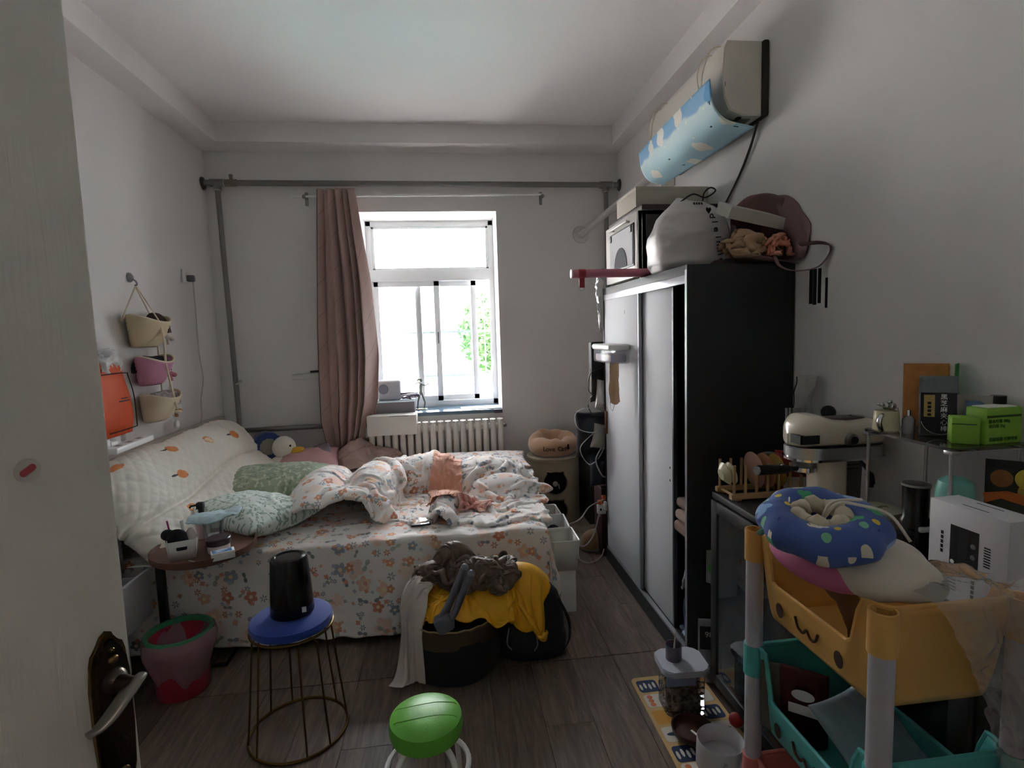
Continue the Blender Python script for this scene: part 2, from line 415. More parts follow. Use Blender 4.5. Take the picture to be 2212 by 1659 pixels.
        if mu: P[..., :2] = np.where(hit[..., None], Q[..., :2]+(P[..., :2]-Q[..., :2])*(1-mu), P[..., :2])
        Q = np.where(hit[..., None], Q+(P-Q)*fric, Q)
    uv = np.stack([(U+.5)*size[0], (V+.5)*size[1]], -1)*uvs
    return gridmesh(name, P, m, parent, thick, uv, sub=sub, **k)
def text(name, body, size, m, M, parent=None, ext=.0004, align='CENTER', **k):
    c = bpy.data.curves.new(name, 'FONT'); c.body = body; c.size = size; c.extrude = ext; c.align_x = align; c.align_y = 'CENTER'
    o = bpy.data.objects.new(name, c); COL.objects.link(o)
    bpy.context.view_layer.update()
    me = bpy.data.meshes.new_from_object(o.evaluated_get(bpy.context.evaluated_depsgraph_get()))
    bpy.data.objects.remove(o); me.transform(M)
    return link_mesh(name, me, m, parent, 30, **k)
def dup(o, parent=None, loc=None, rz=None, label=None, group=None, rot=None):
    c = o.copy(); COL.objects.link(c); c.parent = parent
    if loc is not None: c.location = loc
    if rot is not None: c.rotation_euler = rot
    elif rz is not None: c.rotation_euler = (0, 0, rz)
    if label: c['label'] = label
    if group: c['group'] = group
    for ch in [x for x in bpy.data.objects if x.parent == o]:
        dup(ch, c)
    return c
def arc(c, r, a0, a1, n, ax='xy', ry=None):
    out = []; ry = r if ry is None else ry
    for i in range(n):
        a = a0+(a1-a0)*i/(n-1); p, q = r*math.cos(a), ry*math.sin(a)
        out.append({'xy': (c[0]+p, c[1]+q, c[2]), 'xz': (c[0]+p, c[1], c[2]+q), 'yz': (c[0], c[1]+p, c[2]+q)}[ax])
    return out
def spline(pts, n=40):
    return [tuple(p) for p in catmull(np.array([pts, pts], float).swapaxes(0, 1), n, 2)[:, 0]]
def rrect(w, h, r, n=5, cx=0, cy=0):
    out = []
    for (sx, sy, a0) in ((1, 1, 0), (-1, 1, PI/2), (-1, -1, PI), (1, -1, 1.5*PI)):
        for i in range(n+1):
            a = a0+PI/2*i/n; out.append((cx+sx*(w/2-r)+r*math.cos(a), cy+sy*(h/2-r)+r*math.sin(a)))
    return out
# ------------------------------------------------------------------ printed fabrics
def motif(t, uv, scale, R, petals, dens, off, depth=.38, sharp=1.0):
    v = t.mapping(uv, (scale,)*3, off)
    n = t.node('ShaderNodeTexVoronoi', voronoi_dimensions='2D'); n.inputs['Scale'].default_value = 1; n.inputs['Randomness'].default_value = .75
    t.link(v, n.inputs['Vector'])
    d = t.node('ShaderNodeVectorMath', operation='SUBTRACT'); t.link(v, d.inputs[0]); t.link(n.outputs['Position'], d.inputs[1])
    s = t.node('ShaderNodeSeparateXYZ'); t.link(d.outputs[0], s.inputs[0])
    c = t.node('ShaderNodeSeparateColor'); t.link(n.outputs['Color'], c.inputs[0])
    ang = t.math('ADD', t.math('ARCTAN2', s.outputs[1], s.outputs[0]), t.math('MULTIPLY', c.outputs[2], 6.283))
    pet = t.math('ABSOLUTE', t.math('COSINE', t.math('MULTIPLY', ang, petals/2)))
    if sharp != 1.0: pet = t.math('POWER', pet, sharp)
    size = t.math('MULTIPLY', t.math('ADD', t.math('MULTIPLY', c.outputs[0], .5), .6), R)
    rad = t.math('MULTIPLY', size, t.math('ADD', t.math('MULTIPLY', pet, depth), 1-depth))
    r = n.outputs['Distance']
    m = t.math('MULTIPLY', t.math('LESS_THAN', r, rad), t.math('LESS_THAN', c.outputs[1], dens))
    ctr = t.math('MULTIPLY', t.math('LESS_THAN', r, t.math('MULTIPLY', size, .28)), m)
    return m, c.outputs[0], ctr
def printed(name, base, layers, rough=.85, weave=.15, sheen=.15, ground=None):
    if name in MATS: return MATS[name]
    t = NT(name); uv = t.coord('UV'); col = lin(base)
    if ground:
        col = t.mix(t.ramp(t.noise(uv, ground[1], 3), [(.4, (0,0,0)), (.62, (1,1,1))]), lin(base), lin(ground[0]))
    for (scale, R, petals, dens, off, depth, sharp, pal, ctr) in layers:
        m, rnd, cm = motif(t, uv, scale, R, petals, dens, off, depth, sharp)
        pc = t.ramp(rnd, [(i/len(pal), c) for i, c in enumerate(pal)], 'CONSTANT')
        col = t.mix(m, col, pc)
        if ctr: col = t.mix(cm, col, lin(ctr))
    t.link(col, t.b.inputs['Base Color']); t.b.inputs['Roughness'].default_value = rough
    t.b.inputs['Sheen Weight'].default_value = sheen; t.b.inputs['Specular IOR Level'].default_value = .2
    t.bump(t.noise(uv, 900, 2), weave, .001)
    MATS[name] = t.m; return t.m
_leaf = ['#8f9a86', '#6f7b86', '#9aa596']
FLORAL = printed('floral_sheet', '#efeae6', [
    (7, .36, 5, .40, (.3, .1, 0), .34, 1, ['#f1dbcf', '#f2e0d3', '#eed2c6'], None),
    (13, .40, 2, .45, (2.3, 5.1, 0), .92, 3, ['#aab2a4', '#8f98a0', '#b3bbae'], None),
    (10, .36, 5, .48, (5.3, 1.7, 0), .42, 1, ['#dd9c78', '#9aa2b3', '#e8bb9d', '#d79078', '#aab0be', '#edcab2'], '#f0dcb4'),
    (17, .34, 6, .30, (9.3, 4.7, 0), .75, 1.5, ['#8f99aa', '#cf8d75', '#a0a7b3'], '#efe3cf'),
    (21, .26, 4, .36, (1.3, 8.7, 0), .5, 1, ['#e8bca4', '#bcc2cc', '#e2a38b'], None)])
SAGE = printed('sage_pattern', '#a9b59c', [(16, .5, 2, .9, (0, 0, 0), .9, 2, ['#8d9c84', '#bcc6ae'], None),
    (24, .45, 2, .8, (3, 7, 0), .9, 2, ['#7f8f78', '#c6cfb8'], None)], ground=('#93a189', 9))
MINT = printed('mint_leaf_pattern', '#dde6df', [(19, .52, 2, .95, (0, 0, 0), .93, 2.5, ['#a3b8aa', '#b4c7b9', '#95ab9f'], None),
    (30, .5, 2, .8, (3, 7, 0), .93, 2.5, ['#8aa398', '#a8bdb0'], None)])
COLLAR = printed('collar_print', '#4b62a0', [(15, .34, 3, .42, (1, 2, 0), .5, 1, ['#cfd3cf', '#55b07c', '#87aad6'], None),
    (20, .26, 1, .35, (4, 7, 0), .3, 1, ['#e0c24a', '#7fc09a', '#d8cdb8'], None), (24, .16, 2, .3, (8, 1, 0), .8, 1, ['#2f447c', '#e8e0cc'], None)], rough=.9)
ROSE = printed('rose_print', '#d9a79c', [(22, .42, 5, .8, (2, 3, 0), .4, 1, ['#b5675c', '#ecc8b8', '#c98274'], None)])

# ------------------------------------------------------------------ shared materials
WALL = mat('white_wall_paint', '#e0dddb', .85, var=.03, vscale=2.0, bump=.05, bscale=120)
CEIL = mat('ceiling_paint', '#e4e2e1', .9, var=.02, vscale=1.5)
WHITE = mat('white_plastic', '#e8e7e4', .4)
OFFW = mat('offwhite_plastic', '#dedbd2', .45)
BLACK = mat('black_plastic', '#17171a', .45)
PVC = mat('window_pvc', '#e6e8ea', .35)
STEEL = mat('steel', '#b9babb', .28, 1.0)
CHROME = mat('chrome', '#d8d8da', .12, 1.0)
DARKW = mat('black_brown_wood', '#1b1a1d', .5, var=.15, vscale=3, stretch=(1, 1, 8))
PAPERW = mat('white_card', '#e9e8e6', .75)
CARD = mat('cardboard', '#b9a48a', .85, var=.08)
GREY = mat('grey_plastic', '#8c8e91', .5)
INK = mat('black_ink', '#141416', .6)
INKW = mat('white_ink', '#efefee', .6)

# ------------------------------------------------------------------ the room
XL, XR, YB, YF, ZC, ZB = -1.78, 1.453, 4.50, -.40, 3.07, 2.93
WX0, WX1, WZ0, WZ1, WT = -.66, .432, .862, 2.478, .45
def S(b, name, m, parent=None, **k): return b.build(name, m, parent, kind='structure' if parent is None else None, **k)
fl = NT('laminate_oak'); _v = fl.mapping(fl.coord(), (14, 1.2, 1))
_oi = fl.node('ShaderNodeObjectInfo')
_vv = fl.node('ShaderNodeVectorMath', operation='ADD'); fl.link(_v, _vv.inputs[0])
_cx = fl.node('ShaderNodeCombineXYZ'); fl.link(fl.math('MULTIPLY', _oi.outputs['Random'], 40), _cx.inputs[2]); fl.link(_cx.outputs[0], _vv.inputs[1])
_g = fl.noise(_vv.outputs[0], 3.2, 6, .62, 1.2)
_c = fl.ramp(_g, [(.28, '#52443b'), (.5, '#6f5f53'), (.72, '#877769')])
_hsv = fl.node('ShaderNodeHueSaturation'); fl.link(_c, _hsv.inputs['Color']); fl.link(fl.math('ADD', fl.math('MULTIPLY', _oi.outputs['Random'], .3), .8), _hsv.inputs['Value'])
fl.link(_hsv.outputs[0], fl.b.inputs['Base Color']); fl.b.inputs['Roughness'].default_value = .42; fl.bump(_g, .12, .002)
FLOORM = fl.m
floor = B().box(XL-.1, XR+.1, YF-.1, YB+.1, -.12, -.012).build('floor', mat('floor_underlay', '#2c2522', .9), kind='structure')
_pw, _plen = .19, 1.21
_me = None
cols = int((XR-XL)/_pw)+1
for i in range(cols):
    y = 2.315
    segs = []
    a = y
    first = [1.21, .8, .45, 1.0][i % 4]
    while a < YB: b_ = min(YB, a+(first if a == y else _plen)); segs.append((a, b_)); a = b_
    a = y; first = [.7, 1.21, .95, .4][i % 4]
    while a > YF: b_ = max(YF, a-(first if a == y else _plen)); segs.append((b_, a)); a = b_
    for (a, b_) in segs:
        x0 = XL+i*_pw; x1 = min(x0+_pw, XR); gap = .0006
        ga = .004 if abs(a-2.315) < .01 else gap
        if x1-x0 < .02: continue
        o = B().box(x0+gap, x1-gap, a+ga, b_-gap, -.012, 0, .0008, seg=1).build('plank', FLOORM, floor)
S(B().box(XL-.3, XR+.3, YF-.1, YB+WT, ZC, ZC+.15), 'ceiling', CEIL)
S(B().box(XL-.2, XL, YF, YB, -.1, ZC), 'wall_left', WALL)
S(B().box(XR, XR+.2, YF, YB, -.1, ZC), 'wall_right', WALL)
wb = B()
wb.box(XL-.2, WX0, YB, YB+WT, -.1, ZC); wb.box(WX1, XR+.2, YB, YB+WT, -.1, ZC); wb.box(WX0, WX1, YB, YB+WT, -.1, WZ0-.03); wb.box(WX0, WX1, YB, YB+WT, WZ1, ZC)
S(wb, 'wall_back', WALL)
wf = B(); DX0, DX1, DZ = -.97, .52, 2.12
wf.box(XL-.2, DX0, YF-.15, YF, -.1, ZC); wf.box(DX1, XR+.2, YF-.15, YF, -.1, ZC); wf.box(DX0, DX1, YF-.15, YF, DZ, ZC)
S(wf, 'wall_front', WALL)
# corridor behind the doorway
hc = B(); hc.box(-1.6, -1.5, -2.2, YF-.15, 0, 2.6); hc.box(1.1, 1.2, -2.2, YF-.15, 0, 2.6); hc.box(-1.6, 1.2, -2.3, -2.2, 0, 2.6); hc.box(-1.6, 1.2, -2.3, YF-.15, 2.6, 2.7)
S(hc, 'wall_corridor', WALL)
S(B().box(-1.6, 1.2, -2.3, YF-.02, -.1, -.001), 'floor_corridor', mat('corridor_tile', '#8c8782', .5))
clp = thing('corridor_fill_lamp', 'added unseen fill lamp in the corridor behind the doorway', 'lamp', (.55, -1.3, 2.6))  # added out of view as soft fill for the door leaf and near side
lm_ = NT('fill_glow'); lm_.b.inputs['Emission Color'].default_value = (1, .93, .82, 1); lm_.b.inputs['Emission Strength'].default_value = 3.2
B().lathe([(0, -.06), (.12, -.055), (.16, -.03), (.165, 0), (0, 0)], 32).build('fill_diffuser', lm_.m, clp)
# ceiling beams
S(B().box(XL, XL+.178, YF, YB, ZB, ZC), 'trim_1', WALL)
S(B().box(XR-.113, XR, YF, YB-.228, ZB, ZC), 'trim_2', WALL)
S(B().box(XL+.178, XR, YB-.228, YB, ZB, ZC), 'trim_3', WALL)
S(B().box(XL, XL+.012, 3.9, YB, 0, .08).box(XL, XR, YB-.012, YB, 0, .08), 'baseboard_back', mat('baseboard_paint', '#cfcbc4', .6))

# ------------------------------------------------------------------ window
FY = 4.86
win = bpy.data.objects.new('window_1', None); COL.objects.link(win); win['kind'] = 'structure'; win['label'] = 'white sliding window with a fixed pane above'
GLASS = film('clear_glass', '#ffffff', .02, .2, .02); GLASSG = film('green_glass', '#a8e6d2', .12, .2, .02)
x0, x1, z0, z1 = WX0, WX1, WZ0, WZ1
zt = 2.02
fb = B(); w = .045
fb.box(x0, x1, FY, FY+.07, z1-w, z1, .004); fb.box(x0, x1, FY, FY+.07, z0-.01, z0+.05, .004); fb.box(x0, x0+w, FY, FY+.07, z0, z1, .004); fb.box(x1-w, x1, FY, FY+.07, z0, z1, .004)
fb.build('frame', PVC, win)
B().box(x0, x1, FY-.005, FY+.075, zt-.055, zt+.045, .004).build('transom', PVC, win)
bd = B(); 
for q in ((x0+w, x1-w, z1-w-.02, z1-w), (x0+w, x1-w, zt+.045, zt+.062), (x0+w, x0+w+.022, zt+.045, z1-w), (x1-w-.022, x1-w, zt+.045, z1-w)): bd.box(q[0], q[1], FY+.012, FY+.058, q[2], q[3], .003)
bd.build('glazing_bead', PVC, win)
B().box(x0+w+.02, x1-w-.02, FY+.033, FY+.037, zt+.06, z1-w-.015).build('pane', GLASS, win)
def sash(xa, xb, y, glass, nm):
    s = B(); ww = .05; za, zb = z0+.045, zt-.05
    s.box(xa, xb, y, y+.026, zb-ww, zb, .004); s.box(xa, xb, y, y+.026, za, za+ww, .004); s.box(xa, xa+ww, y, y+.026, za, zb, .004); s.box(xb-ww, xb, y, y+.026, za, zb, .004)
    o = s.build('sash', PVC, win)
    B().box(xa+ww*.8, xb-ww*.8, y+.011, y+.015, za+ww*.8, zb-ww*.8).build('pane', glass, o)
    return o
s1 = sash(x0+.035, -.055, FY+.004, GLASS, 'sash'); s2 = sash(-.27, .27, FY+.038, GLASSG, 'sash')
B().box(-.085, -.07, FY-.02, FY+.006, 1.42, 1.52, .003).build('latch', GREY, s1)
B().box(x0, x1, YB+.0, FY+.01, z0-.03, z0, .002).build('sill', mat('blue_slate_sill', '#5d7486', .18, var=.1), win)
# exterior
ext = NT('pale_ground'); ext.b.inputs['Base Color'].default_value = lin('#d3d0cd'); ext.b.inputs['Roughness'].default_value = .9
prop(B().box(-14, 14, YB+WT, 22, -1.0, -.9).build('courtyard_ground', ext.m), kind='structure')
bld = thing('apartment_building', 'pale sunlit building across the courtyard behind the window', 'building', (0, 15, -.9))
B().box(-9, 3.2, 0, 4, 0, 9).build('wall', mat('pale_render', '#efece6', .9), bld)
for (bx, bz) in ((-3.2, 1.2), (-1.4, 1.2), (-3.2, 4.6), (-1.4, 4.6), (.4, 4.6), (.6, 1.2)):
    f_ = B().box(bx-.5, bx+.5, -.06, .02, bz, bz+1.5).build('window', mat('pale_frame', '#dfe4e6', .6), bld); B().box(bx-.42, bx+.42, -.075, -.06, bz+.08, bz+1.42).build('pane', mat('sky_blue_pane', '#b5cdd6', .25), f_)
gr = thing('security_grille', 'thin metal security bars outside the window', 'grille', (0, 5.3, .8))
GRL = mat('grille_paint', '#3f4446', .5)
for z in (.3, .72, 1.2, 1.62): B().box(x0-.2, x1+.2, -.008, .008, z-.01, z+.01).build('rail', GRL, gr)
for i in range(11): B().cyl((x0-.15+i*.13, 0, .05), (x0-.15+i*.13, 0, 1.75), .005, 6).build('bar', GRL, gr)
for x in (x0-.15, x1+.15):
    for z in (.3, 1.62): B().box(x-.012, x+.012, -.35, .0, z-.012, z+.012).build('bracket', GRL, gr)
def tree(loc, h, r, seed, label):
    t = thing('leafy_tree', label, 'tree', loc); rd = random.Random(seed)
    B().tube([(0,0,0), (.05,.02,h*.4), (.0,.05,h*.75)], [.09,.07,.03], 8).build('trunk', mat('bark', '#6d5c4a', .9), t)
    V, F = [], []
    for i in range(2600):
        d = Vector((rd.gauss(0,1), rd.gauss(0,1), rd.gauss(0,1))).normalized()*r*(rd.random()**.4); c = Vector((0,0,h*.72))+Vector((d.x,d.y,d.z*1.1))
        a = Vector((rd.gauss(0,1), rd.gauss(0,1), rd.gauss(0,1))).normalized(); b_ = a.orthogonal().normalized(); s = .05+.04*rd.random()
        k = len(V); V += [c-a*s, c+b_*s*.45, c+a*s, c-b_*s*.45]; F.append((k,k+1,k+2,k+3))
    me = bpy.data.meshes.new('foliage'); me.from_pydata([tuple(v) for v in V], [], F)
    link_mesh('foliage', me, mat('leaf_green', '#3d5a2c', .6, var=.3, vscale=2), t, kind='stuff')
tree((.95, 10.5, -.9), 3.3, .75, 3, 'green leafy tree in the courtyard right of the window grille')
sh = B()
B_sh = thing('parked_car', 'pale teal car parked in the courtyard beyond the window', 'car', (.25, 9.0, -.9), .2)
B().box(-.8, .8, -1.6, 1.6, .3, .85, .12).box(-.68, .68, -.9, 1.0, .85, 1.4, .15).build('body', mat('teal_car_paint', '#8fc4c2', .25, coat=.5), B_sh)
for sx in (-.8, .8):
    for sy in (-1.0, 1.0): B().lathe([(.0, -.09), (.3, -.09), (.3, .09), (.0, .09)], 20, RT((sx*.95, sy, .3), (0, PI/2, 0))).build('wheel', BLACK, B_sh)

# ------------------------------------------------------------------ door leaf (open, at the left)
dl = NT('door_paint'); _v = dl.mapping(dl.coord(), (24, 24, 1.3)); _g = dl.noise(_v, 2.2, 5, .6, 2.0)
dl.b.inputs['Base Color'].default_value = lin('#e2ded6'); dl.b.inputs['Roughness'].default_value = .42; dl.bump(_g, .35, .004)
door = bpy.data.objects.new('door_1', None); COL.objects.link(door); door['kind'] = 'structure'; door['label'] = 'cream painted door leaf standing open'
DE = Vector((-.5, .85, 0)); DH = Vector((-.389, -.921, 0))
door.location = DE; door.rotation_euler = (0, 0, math.atan2(DH.y, DH.x))   # local +x runs to the hinge
# visible face is local +y side
B().box(0, .93, -.04, 0, .008, 2.09, .003).build('leaf', dl.m, door)
BRASS = mat('aged_brass', '#8a7350', .3, 1.0, var=.25, vscale=30); BRONZE = mat('dark_bronze', '#4a4038', .32, .9)
PEW = mat('pewter', '#8d857f', .35, .9)
hz = .958; hx = .036
pl = [(-.024, -.09), (-.020, -.105), (-.012, -.118), (0, -.122), (.012, -.118), (.020, -.105), (.024, -.09), (.026, -.02), (.026, .05), (.024, .085), (.021, .098), (.012, .104), (.008, .118), (0, .123), (-.008, .118), (-.012, .104), (-.021, .098), (-.024, .085), (-.026, .05), (-.026, -.02)]
pm = RT((hx, 0, hz), (PI/2, 0, 0)) @ Matrix.Scale(-1, 4, (0, 0, 1))
hp = B().prism([(x*1.12, y*1.05) for x, y in pl], 0, .006, pm, .002).build('backplate', BRASS, door)
B().prism([(x*.9, y*.97) for x, y in pl], .006, .012, pm, .003).build('raised_plate', BRONZE, hp)
B().ball((hx, .014, hz+.088), (.008, .006, .006), 10).ball((hx, .013, hz+.102), (.004, .005, .004), 8).ball((hx, .014, hz-.088), (.009, .006, .01), 10).build('ornament', BRASS, hp)
B().lathe([(.0, 0), (.019, 0), (.017, .008), (.011, .014), (.010, .044), (.0, .046)], 20, RT((hx, .01, hz+.055), (-PI/2, 0, 0))).build('spindle', BRONZE, door)
lv = B()
pts = spline([(hx-.014, .05, hz+.062), (hx+.0, .054, hz+.060), (hx+.02, .055, hz+.050), (hx+.04, .054, hz+.036), (hx+.056, .052, hz+.028), (hx+.068, .05, hz+.027)], 24)
lv.tube(pts, [.007+.005*math.sin(min(1, i/23*1.15)*PI) for i in range(24)], 12, flat=.55); lv.build('lever', PEW, door)
B().lathe([(.0, 0), (.011, 0), (.010, .004), (.004, .006), (0, .006)], 16, RT((hx, .012, hz-.045), (-PI/2, 0, 0))).build('keyhole_cover', BRONZE, door)
stk = prop(B().lathe([(.0, .0), (.0155, 0), (.0155, .001), (0, .001)], 24, RT((.107, .0005, 1.343), (-PI/2, 0, 0), (1, 1, 1))).build('sticker', mat('sticker_white', '#c9c6be', .5), door), 'round pale sticker with a red mark')
B().prism(rrect(.02, .009, .004), 0, .0006, RT((.107, .0021, 1.343), (PI/2, .5, 0))).build('red_mark', mat('sticker_red', '#b0454c', .5), stk)
# ------------------------------------------------------------------ heating pipes
PIPE = mat('grey_pipe_paint', '#7d7a77', .45, var=.08); PIPEL = mat('pipe_thread', '#b9b5ae', .5)
pp = thing('heating_pipework', 'grey painted heating pipes running along the back wall', 'pipes', (0, 0, 0))
py = 4.44
B().cyl((-1.775, py, 2.685), (1.448, py, 2.668), .022, 14).build('horizontal_pipe', PIPE, pp)
B().cyl((-1.672, py, 2.66), (-1.646, py, .8), .019, 14).build('riser', PIPE, pp)
B().cyl((1.332, py, 2.66), (1.342, py, .2), .018, 14).build('riser', PIPE, pp)
B().cyl((-1.646, py, .795), (-.55, py, .80), .019, 14).build('branch_pipe', PIPE, pp)
for x, z in ((-1.672, 2.684), (1.332, 2.668)):
    B().cyl((x-.05, py, z), (x+.05, py, z), .028, 14).cyl((x, py, z), (x, py, z-.05), .026, 14).build('tee_fitting', PIPE, pp)
    B().cyl((x, py, z-.05), (x, py, z-.058), .024, 14).cyl((x+.05, py, z), (x+.056, py, z), .027, 14).build('thread_ring', PIPEL, pp, kind='stuff')
B().cyl((-1.615, py, 2.684), (-1.53, py, 2.684), .027, 6).cyl((-1.57, py, 2.69), (-1.57, py, 2.735), .012, 10).ball((-1.57, py, 2.738), (.016, .014, .012), 10).build('valve', mat('valve_brass', '#857c6c', .5, .6), pp)
for x, s in ((-1.774, 1), (1.447, -1)): B().lathe([(0, 0), (.048, 0), (.045, .008), (.026, .014), (0, .014)], 20, RT((x, py, 2.68 if s > 0 else 2.668), (0, s*PI/2, 0))).build('flange', mat('flange_dark', '#3d3a38', .5), pp)
B().ball((-1.646, py, .797), .028, 12).build('elbow_fitting', PIPE, pp)
B().cyl((-1.651, py-.01, 1.16), (-1.61, py-.02, 1.18), .008, 8).ball((-1.606, py-.02, 1.183), .012, 8).build('bleed_valve', PIPEL, pp)

# ------------------------------------------------------------------ curtain and rod
rod = thing('curtain_rod', 'thin white curtain rod on two brackets above the window', 'curtain rod', (0, 4.41, 2.575))
B().cyl((-1.14, 0, 0), (.84, 0, .012), .008, 10).build('rod', WHITE, rod)
for x in (-1.04, .80): B().cyl((x, 0, 0), (x, .085, 0), .006, 8).ball((x, 0, .0), .016, 10).box(x-.012, x+.012, .075, .089, -.05, .05, .003).build('bracket', mat('bracket_grey', '#8f8d8b', .4, .5), rod)
cu = NT('dusty_rose_satin'); uv = cu.coord('UV')
_sx = cu.node('ShaderNodeSeparateXYZ'); cu.link(uv, _sx.inputs[0])
_d = cu.math('ADD', cu.math('MULTIPLY', _sx.outputs[0], 3.2), cu.math('MULTIPLY', _sx.outputs[1], 4.0))
_ln = cu.math('LESS_THAN', cu.math('FRACT', _d), .028)
cu.link(cu.mix(_ln, lin('#a98d86'), lin('#8d726c')), cu.b.inputs['Base Color']); cu.b.inputs['Roughness'].default_value = .5; cu.b.inputs['Sheen Weight'].default_value = .3
cu.bump(cu.math('SUBTRACT', cu.noise(uv, 700, 2), cu.math('MULTIPLY', _ln, 1.5)), .15, .002)
CURT = cu.m
nu, nv = 170, 110
u = np.linspace(0, 1, nu)[:, None]*np.ones((1, nv)); v = np.ones((nu, 1))*np.linspace(0, 1, nv)[None, :]
zz = 2.625-v*2.1
xl = np.interp(zz, [.5, .65, .85, 1.2, 1.6, 2.62], [-.91, -.96, -.995, -.985, -.97, -.925]); xr = np.interp(zz, [.5, .62, .8, 1.0, 1.35, 1.9, 2.3, 2.62], [-.77, -.69, -.625, -.58, -.555, -.575, -.62, -.655])
ph = (u+.05*np.sin(u*8+1)+.03*np.sin(u*17))*5*2*PI + .9*np.sin(v*3+u*5)
amp = np.interp(v, [0, .08, .5, 1], [.026, .036, .060, .045])
X = xl+(xr-xl)*u+.010*np.sin(ph*1.0+1.2); Y = 4.395-amp*(np.abs(np.sin(ph/2))**1.3)*1.5-.02*np.sin(u*9+v*2)*v
G = np.stack([X, Y, zz], -1); lenu = 1.4
uvc = np.stack([u*lenu, v*2.1], -1)
cur = thing('curtain', 'dusty rose curtain bunched at the left of the window', 'curtain', (0, 0, 0))
gridmesh('curtain_panel', G, CURT, cur, .003, uvc)
G2 = G.copy(); G2[..., 1] += .03; G2[..., 0] = G2[..., 0]*1.0-.012
gridmesh('blackout_lining', G2[:60], mat('dark_lining', '#3b3a3e', .8), cur, .002, uvc[:60])
for i in range(8): B().tube(arc((-.91+i*.034, 4.41, 2.585), .016, 0, 2*PI, 12, 'yz'), .0025, 6, closed=True).build('curtain_hook', WHITE, cur)
cloth('hem_pile', [[(-.86, 4.33, .62), (-.74, 4.32, .70), (-.62, 4.34, .64), (-.5, 4.33, .60), (-.40, 4.31, .545)],
    [(-.88, 4.26, .60), (-.75, 4.22, .66), (-.62, 4.22, .62), (-.50, 4.22, .585), (-.42, 4.22, .53)],
    [(-.90, 4.2, .55), (-.76, 4.15, .60), (-.63, 4.13, .55), (-.52, 4.13, .545), (-.44, 4.14, .52)],
    [(-.9, 4.12, .515), (-.78, 4.08, .515), (-.64, 4.06, .515), (-.54, 4.06, .515), (-.47, 4.08, .512)]], CURT, cur, (60, 70), .03, 7, 4)

# ------------------------------------------------------------------ radiator
RADM = mat('radiator_enamel', '#cfcac2', .4)
rad = thing('radiator', 'cream cast column radiator below the window sill', 'radiator', (-.66, 4.39, 0))
_rb = B(); _rb.prism(rrect(.046, .10, .018), .16, .80, None, .012); colo = None
for i in range(18):
    if colo is None:
        colo = _rb.build('column', RADM, rad, loc=(.03+i*.0605, 0, 0))
    else:
        c_ = dup(colo, rad, (.03+i*.0605, 0, 0))
B().cyl((.02, 0, .74), (1.07, 0, .74), .026, 12).cyl((.02, 0, .22), (1.07, 0, .22), .026, 12).build('manifold', RADM, rad)
B().cyl((1.06, 0, .745), (1.10, 0, .745), .012, 8).ball((1.10, 0, .74), .016, 8).build('bleed_plug', mat('plug_metal', '#8f8a84', .4, .7), rad)
for x in (.06, 1.03): B().cyl((x, 0, 0), (x, 0, .2), .014, 8).build('foot', RADM, rad)
B().box(-.02, .06, -.02, .02, .70, .78).build('valve', PIPEL, rad)

# ------------------------------------------------------------------ sill things
sb = thing('sill_ledge_box', 'white box ledge standing in front of the sill above the radiator', 'box', (-.44, 4.40, .725))
B().box(-.21, .17, -.125, .09, .0, .155, .003).build('body', mat('ledge_white', '#d6d2cb', .55), sb)
B().box(-.04, .11, -.127, -.1245, .148, .151).build('slot', INK, sb)
# stands on brackets of the radiator
B().box(-.2, -.18, -.05, .08, -.0, .155).build('bracket', GREY, sb)
gx = thing('grey_carton', 'grey shallow carton on the white ledge beneath the speaker', 'box', (-.42, 4.55, .88), .04)
B().box(-.2, .13, -.13, .16, 0, .085, .002).build('carton', mat('grey_card', '#8c8890', .75), gx)
B().box(-.198, .128, -.131, .16, .085, .089).build('edge_liner', mat('pale_blue_card', '#b8c6cf', .7), gx)
sp = thing('small_speaker', 'small white rounded speaker on the grey carton', 'speaker', (-.50, 4.58, .97))
B().box(-.09, .10, -.05, .05, .0, .165, .02, seg=3).build('housing', mat('speaker_white', '#c4c6cc', .45), sp)
B().lathe([(.0, .0), (.042, .0), (.040, .004), (.03, .002), (.03, .001), (0, .001)], 24, RT((-.04, -.051, .095), (PI/2, 0, 0))).build('dial', mat('speaker_dial', '#8e919b', .4), sp)
cb = thing('cable_tangle', 'bundle of purple and white cables beside the speaker', 'cables', (-.36, 4.56, .972))
rd = random.Random(5)
for k, m_ in enumerate((mat('purple_cable', '#5f5070', .4), mat('white_cable', '#dedbe0', .4), mat('purple_cable', '#5f5070'), mat('white_cable'))):
    B().tube(spline([(rd.uniform(-.05, .1), rd.uniform(-.08, .05), .008+.045*rd.random()) for _ in range(9)], 60), .005, 6).build('cable', m_, cb)
B().box(.02, .10, -.04, .02, .022, .045, .006, RT((0, 0, .015), (.1, .2, .2))).build('adapter', mat('taupe_adapter', '#7a6a6c', .5), cb)
fg = thing('metal_figurine', 'slender grey dancing figurine on the window sill', 'figurine', (-.245, 4.70, WZ0))
FGM = mat('pewter_figure', '#7f8478', .45, .4)
B().lathe([(0, 0), (.055, 0), (.05, .008), (0, .01)], 20).build('base', FGM, fg)
